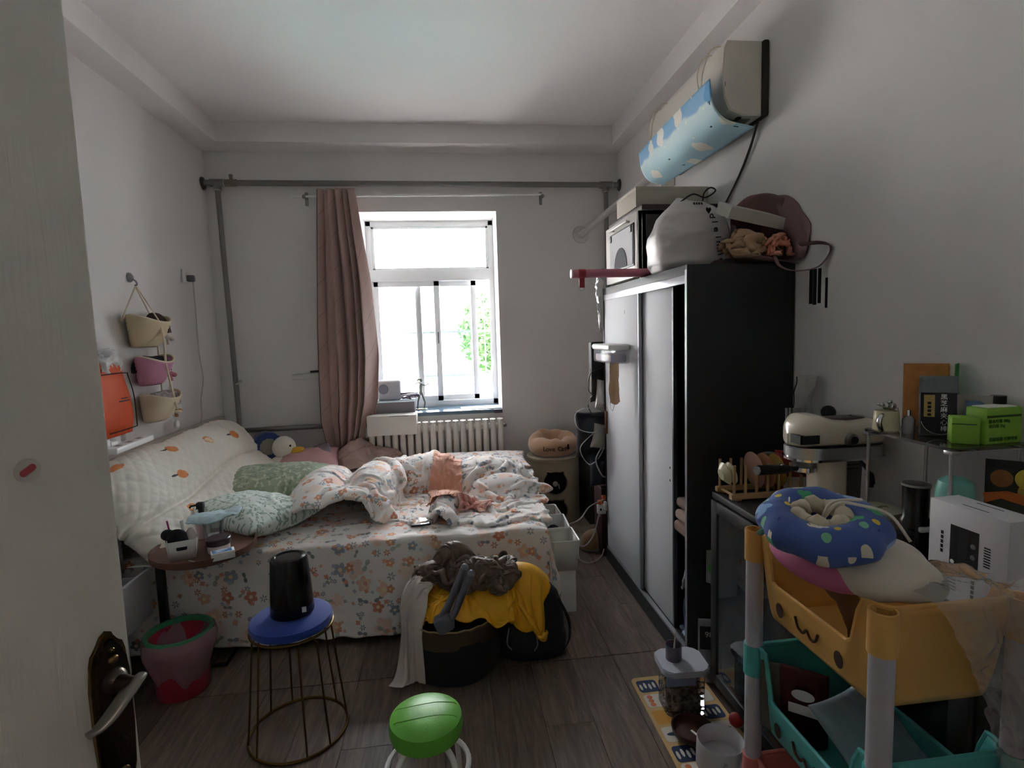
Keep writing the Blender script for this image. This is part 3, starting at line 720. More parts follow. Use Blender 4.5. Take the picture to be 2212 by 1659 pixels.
B().tube([(-.035, 0, .008), (-.03, 0, .07), (-.012, 0, .13), (-.005, 0, .16)], [.006, .007, .010, .012], 8).tube([(.022, 0, .008), (.03, 0, .06), (.012, 0, .12), (0, 0, .16)], [.006, .007, .010, .012], 8)\
 .tube([(0, 0, .15), (-.002, 0, .19), (.003, 0, .225)], [.014, .017, .014], 8).tube([(.0, 0, .218), (.04, 0, .205), (.075, 0, .225)], [.007, .006, .004], 8).tube([(0, 0, .22), (-.02, 0, .235), (-.055, 0, .215)], [.007, .006, .004], 8)\
 .ball((.004, 0, .25), (.013, .013, .017), 10).tube([(.0, 0, .26), (-.02, 0, .258), (-.035, 0, .238)], [.012, .009, .003], 8).build('figure', FGM, fg)
cp = B().lathe([(.0, 0), (.026, 0), (.03, .075), (.034, .08), (.031, .082), (.026, .07), (.022, .006), (0, .006)], 24).build('small_cup', mat('milky_plastic', '#c6c7ce', .4), loc=(-.345, 4.72, WZ0), label='small milky plastic cup beside the figurine on the sill', cat='cup')
pw = thing('paper_sheets', 'white papers lying on the right end of the sill', 'papers', (.24, 4.62, WZ0+.001))
for i, (dx, r) in enumerate(((-.08, .05), (.03, -.04), (.12, .02))): B().box(-.07, .07, -.09, .1, .001+i*.0012, .002+i*.0012, 0, RT((dx, 0, 0), (0, 0, r))).build('sheet', PAPERW, pw)
B().box(.36, .43, 4.475, 4.498, .832, .862).build('sill_end', mat('slate_edge', '#474659', .4), win)
cv = thing('cable_trunking', 'short white cable trunking with a black logo on the back wall', 'trunking', (-1.12, 4.49, 1.20), rot=(0, -.03, 0))
B().box(-.12, .14, -.008, .01, -.02, .02, .003).build('cover', mat('trunk_white', '#d8d5d1', .6), cv); B().box(.025, .09, -.0095, -.008, .026, .042).build('mark', INK, cv)
B().box(.02, .14, -.008, .01, .02, .05, .003).build('cover', mat('trunk_white'), cv)

# ------------------------------------------------------------------ bed
bed = thing('bed', 'double bed with a pale headboard pushed into the corner', 'bed', (0, 0, 0))
B().box(-1.70, .44, 2.68, 4.36, .08, .28, .01).build('base', mat('bed_base', '#6b625a', .8), bed)
B().box(-1.70, .45, 2.665, 4.37, .28, .488, .05, seg=4).build('mattress', mat('mattress', '#d8d4cc', .9), bed)
for x in (-1.6, .36):
    for y in (2.76, 4.28): B().box(x-.03, x+.03, y-.03, y+.03, 0, .08).build('leg', DARKW, bed)
B().box(-1.775, -1.71, 2.64, 4.36, .1, .93, .012).build('headboard', mat('headboard_cream', '#b9b2a8', .6), bed)
# fitted floral sheet
X0, X1, Y0, Y1, ZT = -1.7, .465, 2.648, 4.38, .498
s_ = np.concatenate([np.linspace(0, X1-X0, 150), (X1-X0)+np.linspace(.012, .44, 34)]); t_ = np.concatenate([np.linspace(0, Y1-Y0, 110), (Y1-Y0)+np.linspace(.012, .455, 40)])
Sg, Tg = np.meshgrid(s_, t_, indexing='ij'); ex = np.clip(Sg-(X1-X0), 0, 9); ey = np.clip(Tg-(Y1-Y0), 0, 9)
P = np.stack([Sg*5.5, Tg*7, 0*Sg], -1); P = P+(fbm(P*.5, 3, 2)[..., None]-.5)*2.2
wr = (ridge(P, 11, 3)-.35)*.022
dx_ = np.stack([Sg*8, Tg*2.0, 0*Sg+4], -1); fold = (fbm(dx_, 21, 2)-.5)
X = X0+np.minimum(Sg, X1-X0)+.10*ex**.8+ex*(fold*.22); Y = Y1-np.minimum(Tg, Y1-Y0)-.09*ey**.9-ey*(fold*.20)
drop = np.maximum(ex, ey)+np.minimum(ex, ey)*.12
Z = ZT-drop+np.where(drop == 0, wr*np.clip((Sg-.1)*6, 0, 1), 0)
edge = np.exp(-((np.maximum(Sg-(X1-X0), Tg-(Y1-Y0)))/.02)**2)*.008*(np.maximum(ex, ey) < .05)
G = np.stack([X, Y+np.where(ey > 0, wr*.4, 0), np.maximum(Z-edge, .02)], -1)
gridmesh('bed_sheet', G, FLORAL, None, .003, np.stack([Sg, Tg], -1), label='floral bed sheet hanging over the front and end of the bed', cat='bed sheet')
_bp = (.498,)
duv = drape('duvet', FLORAL, (2.05, 1.35), (-.20, 3.36, .5), (1.36, .92), (124, 84), -.12, planes=_bp, ells=[((-.76, 3.22, .50), (.16, .46, .21)), ((-.48, 3.28, .50), (.15, .42, .22)), ((-.2, 3.58, .50), (.3, .2, .19)), ((.20, 3.56, .49), (.26, .22, .17)), ((.3, 3.32, .49), (.2, .16, .11)), ((-.58, 2.95, .51), (.24, .12, .16))], seed=4, steps=36, iters=7, noise=.09, thick=.026, sub=1, bend=2.2, bk=8, lift=.01,
    label='crumpled floral duvet thrown across the middle of the bed', cat='duvet')
DHF = hfield([duv])
pillow('floral_pillow', .84, .46, .075, FLORAL, M=RT((.15, 4.02, .545), (.03, 0, -.03)), seed=6, label='flat floral pillow at the radiator side of the bed', cat='pillow')
drape('ruffled_throw', ROSE, (.62, .34), (-.12, 4.2, .5), (.42, .14), (60, 36), .03, planes=_bp, boxes=[(-.3, .6, 3.8, 4.12, .535)], seed=9, steps=30, noise=.06, thick=.003, sub=1, label='pink ruffled throw between the curtain hem and the floral pillow', cat='throw')
drape('peach_blouse', mat('peach_cotton', '#dfa58c', .85, sheen=.2), (.26, .80), (-.05, 3.30, .5), (.15, .66), (34, 90), -.08, planes=_bp, hf=DHF, seed=5, steps=34, noise=.04, thick=.003, sub=1, label='peach blouse lying over the edge of the duvet', cat='clothing')
drape('pink_garment', ROSE, (.36, .30), (.11, 2.99, .5), (.18, .12), (46, 40), .2, planes=_bp, hf=DHF, seed=12, steps=30, noise=.07, thick=.003, sub=1, label='small pink patterned garment crumpled on the sheet', cat='clothing')
ph_ = thing('phone', 'black phone lying on the floral sheet', 'phone', (-.185, 2.85, .508), .12)
B().box(-.05, .05, -.06, .06, 0, .009, .003).build('body', BLACK, ph_); B().box(0, .047, -.056, .056, .009, .0096).build('mirror_half', mat('mirror_grey', '#a9b3b4', .08, 1), ph_)
cloth('folded_blanket', [[(-1.14, 4.12, .54), (-1.05, 4.2, .66), (-.93, 4.22, .70)], [(-1.1, 4.0, .52), (-1.0, 4.05, .60), (-.88, 4.1, .60)], [(-1.03, 3.9, .515), (-.92, 3.95, .53), (-.82, 4.02, .53)]], mat('mauve_grey_cotton', '#8b7f88', .9), n=(30, 30), wr=.012, ws=8, seed=3, thick=.012,
    label='mauve grey blanket corner below the curtain', cat='blanket')

# ------------------------------------------------------------------ quilted backrest bolster
qm = NT('persimmon_quilt'); uv = qm.coord('UV'); col = lin('#e2ddd2')
_s = qm.node('ShaderNodeSeparateXYZ'); qm.link(uv, _s.inputs[0])
def ell(cx, cy, rx, ry, a):
    dx = qm.math('SUBTRACT', _s.outputs[0], cx); dy = qm.math('SUBTRACT', _s.outputs[1], cy); ca, sa = math.cos(a), math.sin(a)
    p = qm.math('DIVIDE', qm.math('ADD', qm.math('MULTIPLY', dx, ca), qm.math('MULTIPLY', dy, sa)), rx); q = qm.math('DIVIDE', qm.math('SUBTRACT', qm.math('MULTIPLY', dy, ca), qm.math('MULTIPLY', dx, sa)), ry)
    return qm.math('LESS_THAN', qm.math('ADD', qm.math('MULTIPLY', p, p), qm.math('MULTIPLY', q, q)), 1.0)
for (cx, cy, half) in ((1.42, .30, 0), (.62, .42, 0), (1.0, .46, 1), (1.34, .50, 0), (.52, .56, 0), (.36, .80, 1), (.2, .36, 0), (.95, .28, 0)):
    m_ = ell(cx, cy, .046, .026, .25); col = qm.mix(m_, col, lin('#dd8748'))
    if half: col = qm.mix(ell(cx+.006, cy+.004, .038, .018, .25), col, lin('#ead6b4'))
    else: col = qm.mix(ell(cx-.065, cy-.012, .028, .006, .1), col, lin('#4b4740'))
qm.link(col, qm.b.inputs['Base Color']); qm.b.inputs['Roughness'].default_value = .9; qm.b.inputs['Sheen Weight'].default_value = .2
nu, nv = 200, 130
u = np.linspace(0, 1, nu)[:, None]*np.ones((1, nv)); v = np.ones((nu, 1))*np.linspace(0, 1, nv)[None, :]
# section: from the bed at the back, over the top, down the front to the bed
prof = np.array([(-1.70, .51), (-1.71, .75), (-1.685, .93), (-1.60, .965), (-1.51, .91), (-1.44, .80), (-1.40, .73), (-1.33, .66), (-1.24, .56), (-1.22, .512), (-1.4, .508)])
Q = catmull(np.stack([prof, prof], 0), 2, nv)[0] if False else catmull(np.concatenate([prof, np.zeros((len(prof), 1))], 1)[:, None, :].repeat(2, 1), nv, 2)[:, 0, :2]
endp = (1-np.abs(2*u-1)**7)**.5
cx_, cz_ = -1.55, .62
hs = np.interp(u, [0, .2, .5, .8, 1], [.94, .97, .98, 1.0, .95])
PX = cx_+(Q[:, 0][None, :]-cx_)*(.55+.45*endp); PZ = .508+(Q[:, 1][None, :]-.508)*hs*(.6+.4*endp)*.96
PY = 2.53+u*1.72
G = np.stack([PX, PY, PZ], -1)
N = normals(G); 
if N[nu//2, nv//2, 0] < 0: N = -N
lv = 1.15
a = (u*1.72+v*lv)/.075; b_ = (u*1.72-v*lv)/.075
q = np.minimum(np.abs(a-np.round(a)), np.abs(b_-np.round(b_)))
quilt = np.clip(q/.22, 0, 1)**.6*.007
fold = -.035*np.exp(-((v-(.60+.03*np.sin(u*7)))/.018)**2)*np.clip((1.02-u)*2, 0, 1)+.02*np.exp(-((v-(.55+.03*np.sin(u*7)))/.035)**2)
Pn = np.stack([u*7, v*5, 0*u], -1)
G = G+N*(quilt+fold*.8+(fbm(Pn, 3, 3)-.5)*.035)[..., None]
G[..., 2] = np.maximum(G[..., 2], .506)
gridmesh('quilted_bolster', G, qm.m, None, .004, np.stack([u*1.72, v*lv], -1), label='long quilted bolster with persimmon prints against the headboard', cat='cushion')
pillow('sage_pillow', .70, .48, .2, SAGE, M=RT((-1.10, 3.56, .59), (.12, .06, .30)), seed=21, label='dull sage green pillow behind the mint pillow', cat='pillow')
pillow('mint_pillow', .56, .46, .18, MINT, M=RT((-1.075, 2.95, .592), (-.06, .04, -.55)), seed=22, wr=.009, label='pale mint leaf-print pillow nearest the round side table', cat='pillow')
pillow('pink_pillow', .45, .4, .16, mat('pink_cotton', '#cf9fa0', .9, sheen=.2), M=RT((-1.06, 4.1, .58), (.3, 0, .2)), seed=23, label='small pink pillow next to the duck plush', cat='pillow')
nb = thing('navy_fabric_tube', 'navy fabric tunnel with a scalloped grey end beside the quilted bolster', 'cat tunnel', (-1.385, 4.22, .715), rot=(0, 0, .1))
NAVY = mat('navy_fabric', '#24346e', .8, sheen=.2)
B().lathe([(.085, -.12), (.098, -.05), (.098, .06), (.09, .1)], 30, RT((0, 0, 0), (PI/2, 0, .35)), cap=False).build('tube', NAVY, nb)
B().lathe([(.062, .1), (.10, .098), (.105, .108), (.062, .112)], 36, RT((0, 0, 0), (PI/2, 0, .35)), fn=lambda x, y, z, a: (x*(1+.03*math.sin(a*12)), y*(1+.03*math.sin(a*12)), z), cap=False).build('scalloped_rim', NAVY, nb)
B().lathe([(0, .102), (.06, .102), (.06, .108), (0, .108)], 24, RT((0, 0, 0), (PI/2, 0, .35))).build('end_panel', mat('taupe_felt', '#8b8478', .9), nb)
dk = thing('duck_plush', 'white duck plush with a yellow beak on the pillows', 'soft toy', (-1.24, 4.15, .61))
DUCK = mat('white_plush', '#e9e4d8', .95, bump=.3, bscale=120, sheen=.4)
B().ball((0, 0, .09), (.085, .075, .085), 16).ball((-.02, -.03, -.015), (.08, .07, .05), 14).build('body', DUCK, dk); B().ball((.10, -.03, .06), (.05, .03, .02), 12).ball((.11, -.03, .08), (.045, .03, .016), 12).ball((-.01, -.09, -.03), (.05, .025, .02), 10).build('beak', mat('duck_yellow', '#d8ab3c', .8), dk)
B().ball((.06, -.05, .11), .008, 8).build('eye', INK, dk)
# ------------------------------------------------------------------ hanging baskets on the left wall
ROPE = mat('cotton_rope', '#d8cbb2', .9, bump=.4, bscale=200)
hk = thing('wall_hook', 'grey adhesive hook on the left wall holding the rope baskets', 'hook', (XL, 3.36, 1.865))
B().lathe([(0, 0), (.028, 0), (.026, .01), (.014, .02), (0, .022)], 18, RT((0, 0, .01), (0, PI/2, 0))).build('disc', mat('hook_grey', '#8d8f93', .4), hk)
B().tube(spline([(.02, 0, .0), (.035, 0, -.012), (.04, 0, -.03), (.028, 0, -.035)], 12), .005, 8).build('peg', mat('hook_grey'), hk)
hb_ = thing('hanging_rope_baskets', 'three tier hanging rope baskets on the left wall', 'hanging basket', (XL, 3.36, 1.835))
def half_basket(cy, zt, w, h, d, m, lab, tilt=0):
    nu, nv = 40, 16
    u = np.linspace(0, 2*PI, nu, endpoint=False)[:, None]*np.ones((1, nv)); v = np.ones((nu, 1))*np.linspace(0, 1, nv)[None, :]
    t = np.cos(u); s = np.sin(u)
    k = .55+.45*(v**.55)
    X = .006+d*k*(.5+.5*t)*(1+.10*v); Y = cy+w/2*k*s*(np.abs(s)**-.15 if False else 1)
    Z = zt-h*(1-v)+v*(.03*(np.abs(s)**2)+tilt*s)+ .02*(1-t)*v*.5
    Z = np.where(v == 0, zt-h, Z)
    G = np.stack([X, Y, Z], -1); G = np.swapaxes(G, 0, 1)
    rr = G*1.0
    # rope courses
    c = .0022*np.sin(np.linspace(0, 1, nv)*nv*PI*.9)[:, None]
    cen = G.mean(1, keepdims=True); dirn = G-cen; dirn[..., 2] = 0; G = G+dirn/(np.linalg.norm(dirn, axis=2, keepdims=True)+1e-6)*c[..., None]
    o = gridmesh('basket', G, m, hb_, .006, wrap=True)
    prop(o, lab)
    B().tube([tuple(p+np.array([0, 0, .002])) for p in rr[-1]], .006, 6, closed=True).build('rim', ROPE, o)
    B().poly([tuple(p) for p in rr[0]]).build('base', m, o)
    return o
R1 = mat('jute_basket', '#cdbb9b', .9, bump=.5, bscale=120); R2 = mat('pink_basket', '#c98ba5', .9, bump=.5, bscale=120); R3 = mat('cream_basket', '#d9c7ad', .9, bump=.5, bscale=120)
b1 = half_basket(.0, -.22, .34, .135, .15, R1, 'beige woven basket with rope rim'); b2 = half_basket(.03, -.45, .30, .125, .14, R2, 'pink woven basket'); b3 = half_basket(.05, -.585-.08, .32, .125, .15, R3, 'cream woven basket')
for (pa, pb) in (((.03, 0, -.01), (.02, -.15, -.21)), ((.035, 0, -.01), (.155, -.02, -.22)), ((.03, 0, -.01), (.03, .155, -.2))): B().cyl(pa, pb, .004, 6).build('rope', ROPE, hb_)
B().tube(spline([(.155, -.02, -.22), (.165, -.02, -.33), (.155, .0, -.45), (.16, .02, -.56), (.165, .04, -.66), (.17, .055, -.73)], 30), .007, 6).build('rope', ROPE, hb_)
B().tube(spline([(.05, .14, -.33), (.05, .14, -.45)], 6), .004, 6).tube(spline([(.05, .14, -.56), (.05, .14, -.66)], 6), .004, 6).build('rope', ROPE, hb_, kind='stuff')
for z, y, m_ in ((-.30, .165, mat('tassel_white', '#dcd6cc', .9)), (-.52, .155, mat('tassel_pink', '#cf7f8a', .9)), (-.745, .18, mat('tassel_tan', '#b98a5c', .9))):
    B().ball((.1, y, z), (.02, .02, .014), 10).ball((.115, y+.015, z-.01), (.016, .02, .014), 10).tube([(.1, y, z), (.1, y+.005, z-.045)], [.008, .012], 8).build('tassel', m_, hb_)
B().ball((.17, .06, -.745), (.022, .022, .01), 10).build('rope_tuft', ROPE, hb_)
heap('dark_brown_beanie', [(XL+.07, 3.44, XL+.085, 3.49, .045, .115), (XL+.06, 3.38, XL+.07, 3.42, .035, .09)], mat('brown_knit', '#4a3a36', .95), res=.006, base=1.56, wr=.006, seed=2, label='dark brown beanie in the top hanging basket', cat='hat')
heap('black_stockings', [(XL+.06, 3.33, XL+.08, 3.46, .05, .09)], mat('black_cloth', '#1f1d20', .95), res=.006, base=1.335, wr=.006, seed=3, label='black stockings filling the pink hanging basket', cat='clothing')
heap('striped_socks', [(XL+.07, 3.36, XL+.085, 3.52, .05, .09), (XL+.06, 3.48, XL+.09, 3.54, .03, .085)], mat('taupe_knit', '#7d7472', .95, col2='#b9b0a8', vscale=60), res=.006, base=1.125, wr=.008, seed=4, label='taupe striped socks in the lowest hanging basket', cat='clothing')
out = thing('wall_socket', 'white wall socket high on the left wall', 'socket', (XL, 4.03, 1.95))
B().box(0, .012, -.045, .045, -.045, .045, .004).build('plate', WHITE, out)
cd = thing('grey_power_cord', 'grey plug and cord hanging from the wall socket', 'cord', (XL+.012, 4.05, 1.94))
B().box(0, .045, -.02, .02, -.025, .02, .008).build('plug', mat('plug_grey', '#77787c', .5), cd)
B().tube(spline([(.03, .01, -.02), (.03, .012, -.2), (.02, .03, -.5), (.02, .06, -.7), (.02, .0, -.85), (.02, -.03, -1.0), (.03, -.25, -1.06)], 60), .0045, 6).build('cord', mat('cord_grey', '#b9b6b2', .6), cd)
sw = thing('cord_switch', 'small round white switch dangling on a white cord', 'switch', (XL+.06, 3.62, .985))
B().ball((.0, .0, .0), (.016, .026, .03), 14).build('knob', WHITE, sw); B().tube(spline([(0, 0, .03), (-.01, -.06, .12), (.0, -.05, .22), (.02, -.08, .27)], 24), .003, 6).build('cord', WHITE, sw)
ORG = mat('orange_poly', '#dd5215', .6, bump=.25, bscale=14)
ob = thing('orange_mailer_bag', 'bright orange poly bag hanging on the left wall', 'bag', (XL, 3.05, 1.0))
cloth('bag', [[(.03, -.14, .41), (.035, 0, .405), (.03, .08, .40)], [(.05, -.15, .27), (.06, 0, .27), (.05, .10, .26)], [(.05, -.14, .12), (.06, .02, .12), (.05, .13, .12)], [(.03, -.12, .02), (.035, .03, .02), (.03, .145, .02)]], ORG, ob, (40, 30), .003, 9, 3, .004)
B().tube(spline([(.075, -.15, .35), (.075, 0, .35), (.065, .09, .345)], 12), .003, 5).tube(spline([(.07, -.12, .05), (.07, .02, .05), (.06, .14, .05)], 12), .003, 5).tube(spline([(.065, .085, .345), (.072, .115, .22), (.06, .142, .05)], 12), .003, 5).build('black_border', INK, ob)
B().box(.0755, .0765, -.03, .06, .20, .206).build('print_line', INK, ob); B().box(.0755, .0765, -.01, .05, .215, .22).build('print_line', INK, ob)
wp = thing('crumpled_plastic_packet', 'white crumpled plastic packet behind the orange bag', 'packet', (XL+.006, 3.05, .96))
cloth('packet', [[(.0, -.08, .51), (.02, 0, .52), (.0, .07, .5)], [(.03, -.09, .44), (.04, 0, .45), (.03, .09, .43)], [(.01, -.1, .3), (.01, 0, .3), (.01, .05, .3)], [(.0, -.08, .0), (.01, 0, -.01), (.0, .1, .02)]], mat('crinkled_white_plastic', '#d6d4d4', .3), wp, (40, 24), .02, 20, 7, .002)
# ------------------------------------------------------------------ power strip on the bolster
ps = thing('white_power_strip', 'white power strip lying along the top of the quilted bolster', 'power strip', (-1.60, 2.88, .985), rot=(0, .05, .06))
B().box(-.028, .028, -.17, .2, 0, .03, .006).build('housing', WHITE, ps)
for y in (-.1, .0, .1): B().box(-.012, .012, y-.02, y+.02, .0298, .0304).build('outlet', GREY, ps)
wcub = thing('white_charger_block', 'white charger blocks against the headboard', 'charger', (-1.66, 2.74, .985)); B().box(-.03, .03, -.05, .05, 0, .06, .006).box(-.03, .03, .055, .11, 0, .045, .006).build('block', WHITE, wcub)
# ------------------------------------------------------------------ nightstand
NSW = mat('nightstand_white', '#cdcccf', .5)
ns = thing('nightstand', 'white nightstand with an open drawer behind the door', 'nightstand', (-1.62, 2.33, 0))
cbx = B(); cbx.box(-.155, .12, -.26, .22, 0, .06); cbx.box(-.155, -.14, -.26, .22, .06, .72); cbx.box(-.155, .12, -.26, -.245, .06, .72); cbx.box(-.155, .12, .205, .22, .06, .72); cbx.box(-.155, .12, -.26, .22, .70, .72)
cbx.build('body', NSW, ns)
B().box(.12, .136, -.255, .215, .53, .70, .003).build('drawer_front', NSW, ns)
dr = B().box(.225, .24, -.255, .215, .28, .49, .003).build('drawer', NSW, ns)
B().box(-.1, .225, -.24, -.23, .30, .46).box(-.1, .225, .19, .2, .30, .46).box(-.1, .225, -.24, .2, .30, .31).build('drawer_box', NSW, dr)
heap('drawer_contents', [(-1.5, 2.2, -1.45, 2.45, .05, .05)], mat('dark_grey_cloth', '#4b4a50', .9), res=.01, base=.312, wr=.01, seed=5, label='dark grey cloth inside the open nightstand drawer', cat='cloth')
# ------------------------------------------------------------------ side table and things on it
TB = mat('walnut_top', '#6d4a3c', .5, var=.2, vscale=5, stretch=(2, 12, 2)); BST = mat('black_steel', '#201d1d', .45, .3)
st = thing('round_side_table', 'round brown side table with one black leg beside the bed', 'side table', (-1.13, 2.53, 0))
B().lathe([(0, .555), (.20, .555), (.213, .562), (.215, .59), (.208, .59), (.205, .575), (0, .573)], 48).build('tray_top', TB, st)
B().box(-.21, -.18, -.02, .01, .01, .56, .002).build('leg', BST, st)
B().tube([(-.195, -.005, .012), (-.195, .24, .012), (.05, .24, .012), (.05, -.005, .012)], .01, 8, closed=True).build('base', BST, st)
ZT_ = .5745
wbk = thing('white_mini_basket', 'small white plastic basket with a handle hole on the round side table', 'basket', (-1.175, 2.43, ZT_), .35)
bk = B(); 
def tray(b, w, d, h, tp, t=.003):
    b.prism([(x*tp, y*tp) for x, y in rrect(w, d, .012)], 0, t)
    a = rrect(w, d, .012)
    for i in range(len(a)):
        p, q = a[i], a[(i+1) % len(a)]
        b.poly([(p[0]*tp, p[1]*tp, 0), (q[0]*tp, q[1]*tp, 0), (q[0], q[1], h), (p[0], p[1], h)])
tray(bk, .115, .085, .085, .82); o_ = bk.build('shell', WHITE, wbk); md = o_.modifiers.new('thickness', 'SOLIDIFY'); md.thickness = .003
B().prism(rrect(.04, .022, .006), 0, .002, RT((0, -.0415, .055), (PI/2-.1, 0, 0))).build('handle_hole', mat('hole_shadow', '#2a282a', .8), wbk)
blk = thing('black_brush_pouch', 'black pouch and makeup brushes standing in the white mini basket', 'pouch', (-1.18, 2.43, ZT_+.006))
B().ball((-.012, -.005, .075), (.048, .03, .045), 14).ball((-.05, .0, .095), (.03, .02, .025), 12).build('pouch', mat('black_velvet', '#1c1b20', .9), blk)
B().tube([(-.04, .01, .05), (-.055, .01, .155)], .004, 6).build('brush', mat('magenta_plastic', '#a83a78', .4), blk); B().tube([(.01, .02, .05), (.0, .02, .15)], .008, 8).build('tube', WHITE, blk)
B().ball((.04, .01, .08), (.025, .02, .04), 12).build('clear_packet', film('packet_film', '#e8d8d4', .45), blk)
pb = thing('pump_bottle', 'white bottle with a black pump behind the clear cup', 'bottle', (-1.19, 2.66, ZT_))
B().lathe([(0, 0), (.027, 0), (.029, .005), (.029, .105), (.012, .125), (0, .125)], 24).build('bottle', mat('pale_pink_white', '#dccfcd', .35), pb); B().cyl((0, 0, .12), (0, 0, .14), .013, 14).box(-.018, .014, -.014, .014, .14, .172, .005).tube([(-.01, 0, .16), (-.04, -.01, .158), (-.045, -.01, .15)], .005, 6).build('pump', BLACK, pb)
gc = thing('clear_cup', 'clear plastic cup under a pale blue cloth on the round side table', 'cup', (-1.10, 2.56, ZT_))
B().lathe([(0, .002), (.034, 0), (.047, .115), (.045, .115), (.032, .006), (0, .006)], 28).build('cup', film('cup_plastic', '#e6edf0', .22, .3), gc)
B().lathe([(0, .006), (.03, .006), (.035, .045), (0, .05)], 16).build('cotton', mat('cotton_wool', '#dfe0e0', .95), gc)
cloth('blue_wipe', [[(-1.2, 2.52, .70), (-1.13, 2.48, .705), (-1.06, 2.48, .715), (-1.0, 2.5, .725)], [(-1.2, 2.58, .705), (-1.13, 2.56, .712), (-1.06, 2.56, .722), (-.98, 2.56, .73)], [(-1.17, 2.63, .70), (-1.11, 2.64, .708), (-1.05, 2.63, .72), (-.99, 2.62, .725)]], mat('pale_blue_wipe', '#b9d2d8', .6), n=(24, 30), wr=.012, ws=16, seed=8, thick=.006, label='pale blue translucent wipe pack on top of the clear cup', cat='wipes')
jr = thing('cream_jar', 'white cosmetic jar with a dark plum lid on the round side table', 'jar', (-1.045, 2.47, ZT_))
B().lathe([(0, 0), (.044, 0), (.046, .004), (.046, .035), (0, .035)], 32).build('jar', mat('jar_white', '#d9cfcf', .35), jr); B().lathe([(0, .035), (.05, .035), (.051, .038), (.051, .06), (.047, .064), (0, .064)], 32).build('lid', mat('plum_lid', '#3b2f36', .35), jr)
bx = thing('small_blue_white_box', 'small white and blue medicine box on the round side table', 'box', (-.995, 2.385, ZT_), .45)
B().box(-.045, .045, -.024, .024, 0, .032, .001).build('carton', PAPERW, bx); B().box(-.04, .035, -.018, .018, .032, .0325).build('blue_print', mat('print_blue', '#4f83b8', .5), bx); B().prism([(-.03, -.012), (.01, -.004), (-.02, .0)], .0325, .033).build('white_swoosh', INKW, bx)
B().box(-.03, .02, .008, .012, .0325, .033).build('print_line', INKW, bx)
B().tube([(-1.13, 2.375, ZT_+.003), (-1.075, 2.345, ZT_+.003)], .002, 6).build('cotton_swab', PAPERW, label='cotton swab lying at the front edge of the side table', cat='swab')
# ------------------------------------------------------------------ trash bin
tb = thing('trash_bin', 'red waste bin with a green rim and pink liner by the bed', 'bin', (-1.2, 2.385, 0), rot=(0, 0, 0))
B().lathe([(0, 0), (.095, 0), (.10, .005), (.122, .25), (.119, .25), (.096, .01), (0, .01)], 40).build('bucket', mat('red_plastic', '#b03246', .4), tb)
B().lathe([(.116, .25), (.130, .248), (.134, .256), (.130, .272), (.118, .272)], 40, ring=True).build('green_rim', mat('green_plastic', '#3f8f63', .4), tb)
def lin_fn(x, y, z, a):
    k = 1+.02*math.sin(a*5)+.015*math.sin(a*11+1); d = .012*math.sin(a*3+.5)+.008*math.sin(a*7)
    return (x*k, y*k, z+(d if z < .22 else 0))
B().lathe([(.09, .03), (.112, .2), (.124, .262), (.136, .266), (.141, .25), (.145, .225), (.141, .195)], 60, fn=lin_fn, cap=False).build('liner', film('pink_film', '#c79aa6', .55, .3, .25), tb)
# ------------------------------------------------------------------ stools
GOLD = mat('gold_wire', '#65502c', .45, 1.0)
gs = thing('gold_stool', 'gold wire stool with a round blue velvet seat', 'stool', (-.63, 2.05, 0), .3)
B().lathe([(0, .425), (.12, .423), (.145, .43), (.15, .442), (.145, .458), (.12, .468), (0, .472)], 48).build('seat', mat('blue_velvet', '#103a94', .8, sheen=.25, bump=.2, bscale=300), gs)
B().tube(arc((0, 0, .422), .147, 0, 2*PI*47/48, 48), .005, 8, closed=True).build('seat_ring', GOLD, gs)
B().tube(arc((0, 0, .006), .178, 0, 2*PI*47/48, 56), .0055, 8, closed=True).build('base_ring', GOLD, gs)
for k in range(4):
    a = k*PI/2+.35; pts = []
    for s_ in (-.055, .055): 
        ca, sa = math.cos(a+s_*4.5), math.sin(a+s_*4.5); 
        top = (.13*ca, .13*sa, .405); pts.append((ca, sa))
    (c1, s1_), (c2, s2_) = pts
    B().tube([(.178*c1, .178*s1_, .006), (.158*c1, .158*s1_, .2), (.14*c1, .14*s1_, .395), (.132*(c1*.8+c2*.2), .132*(s1_*.8+s2_*.2), .415), (.132*(c2*.8+c1*.2), .132*(s2_*.8+s1_*.2), .415), (.14*c2, .14*s2_, .395), (.158*c2, .158*s2_, .2), (.178*c2, .178*s2_, .006)], .0036, 8).build('leg', GOLD, gs)
bc = thing('black_waste_can', 'black plastic can standing upside down on the blue stool', 'can', (-.627, 2.06, .473))
B().lathe([(.0, 0), (.078, 0), (.079, .004), (.073, .11), (.066, .205), (.061, .215), (.050, .218), (.047, .214), (0, .214)], 48).build('shell', mat('gloss_black', '#131318', .22), bc); B().box(.035, .050, -.0705, -.0685, .02, .04, 0, RT((0, 0, 0), (0, 0, .25))).build('price_sticker', INKW, bc)
gst = thing('green_stool', 'low stool with a bright green round leather seat', 'stool', (-.115, 1.59, 0))
B().lathe([(0, .275), (.09, .275), (.108, .285), (.113, .31), (.109, .335), (.09, .347), (.045, .353), (0, .355)], 48).build('seat', mat('green_leather', '#68b83e', .38, bump=.1, bscale=220), gst)
for yy in (-.03, .03):
    B().tube([(x, yy+.004*math.sin(x*30), float(np.interp(math.hypot(x, yy), [0, .045, .09, .109], [.3552, .3532, .3474, .3355]))) for x in np.linspace(-.095, .095, 24)], .0009, 5).build('seam', mat('seam_green', '#57a134', .5), gst)
WT_ = mat('white_tube', '#d9d8d4', .35)
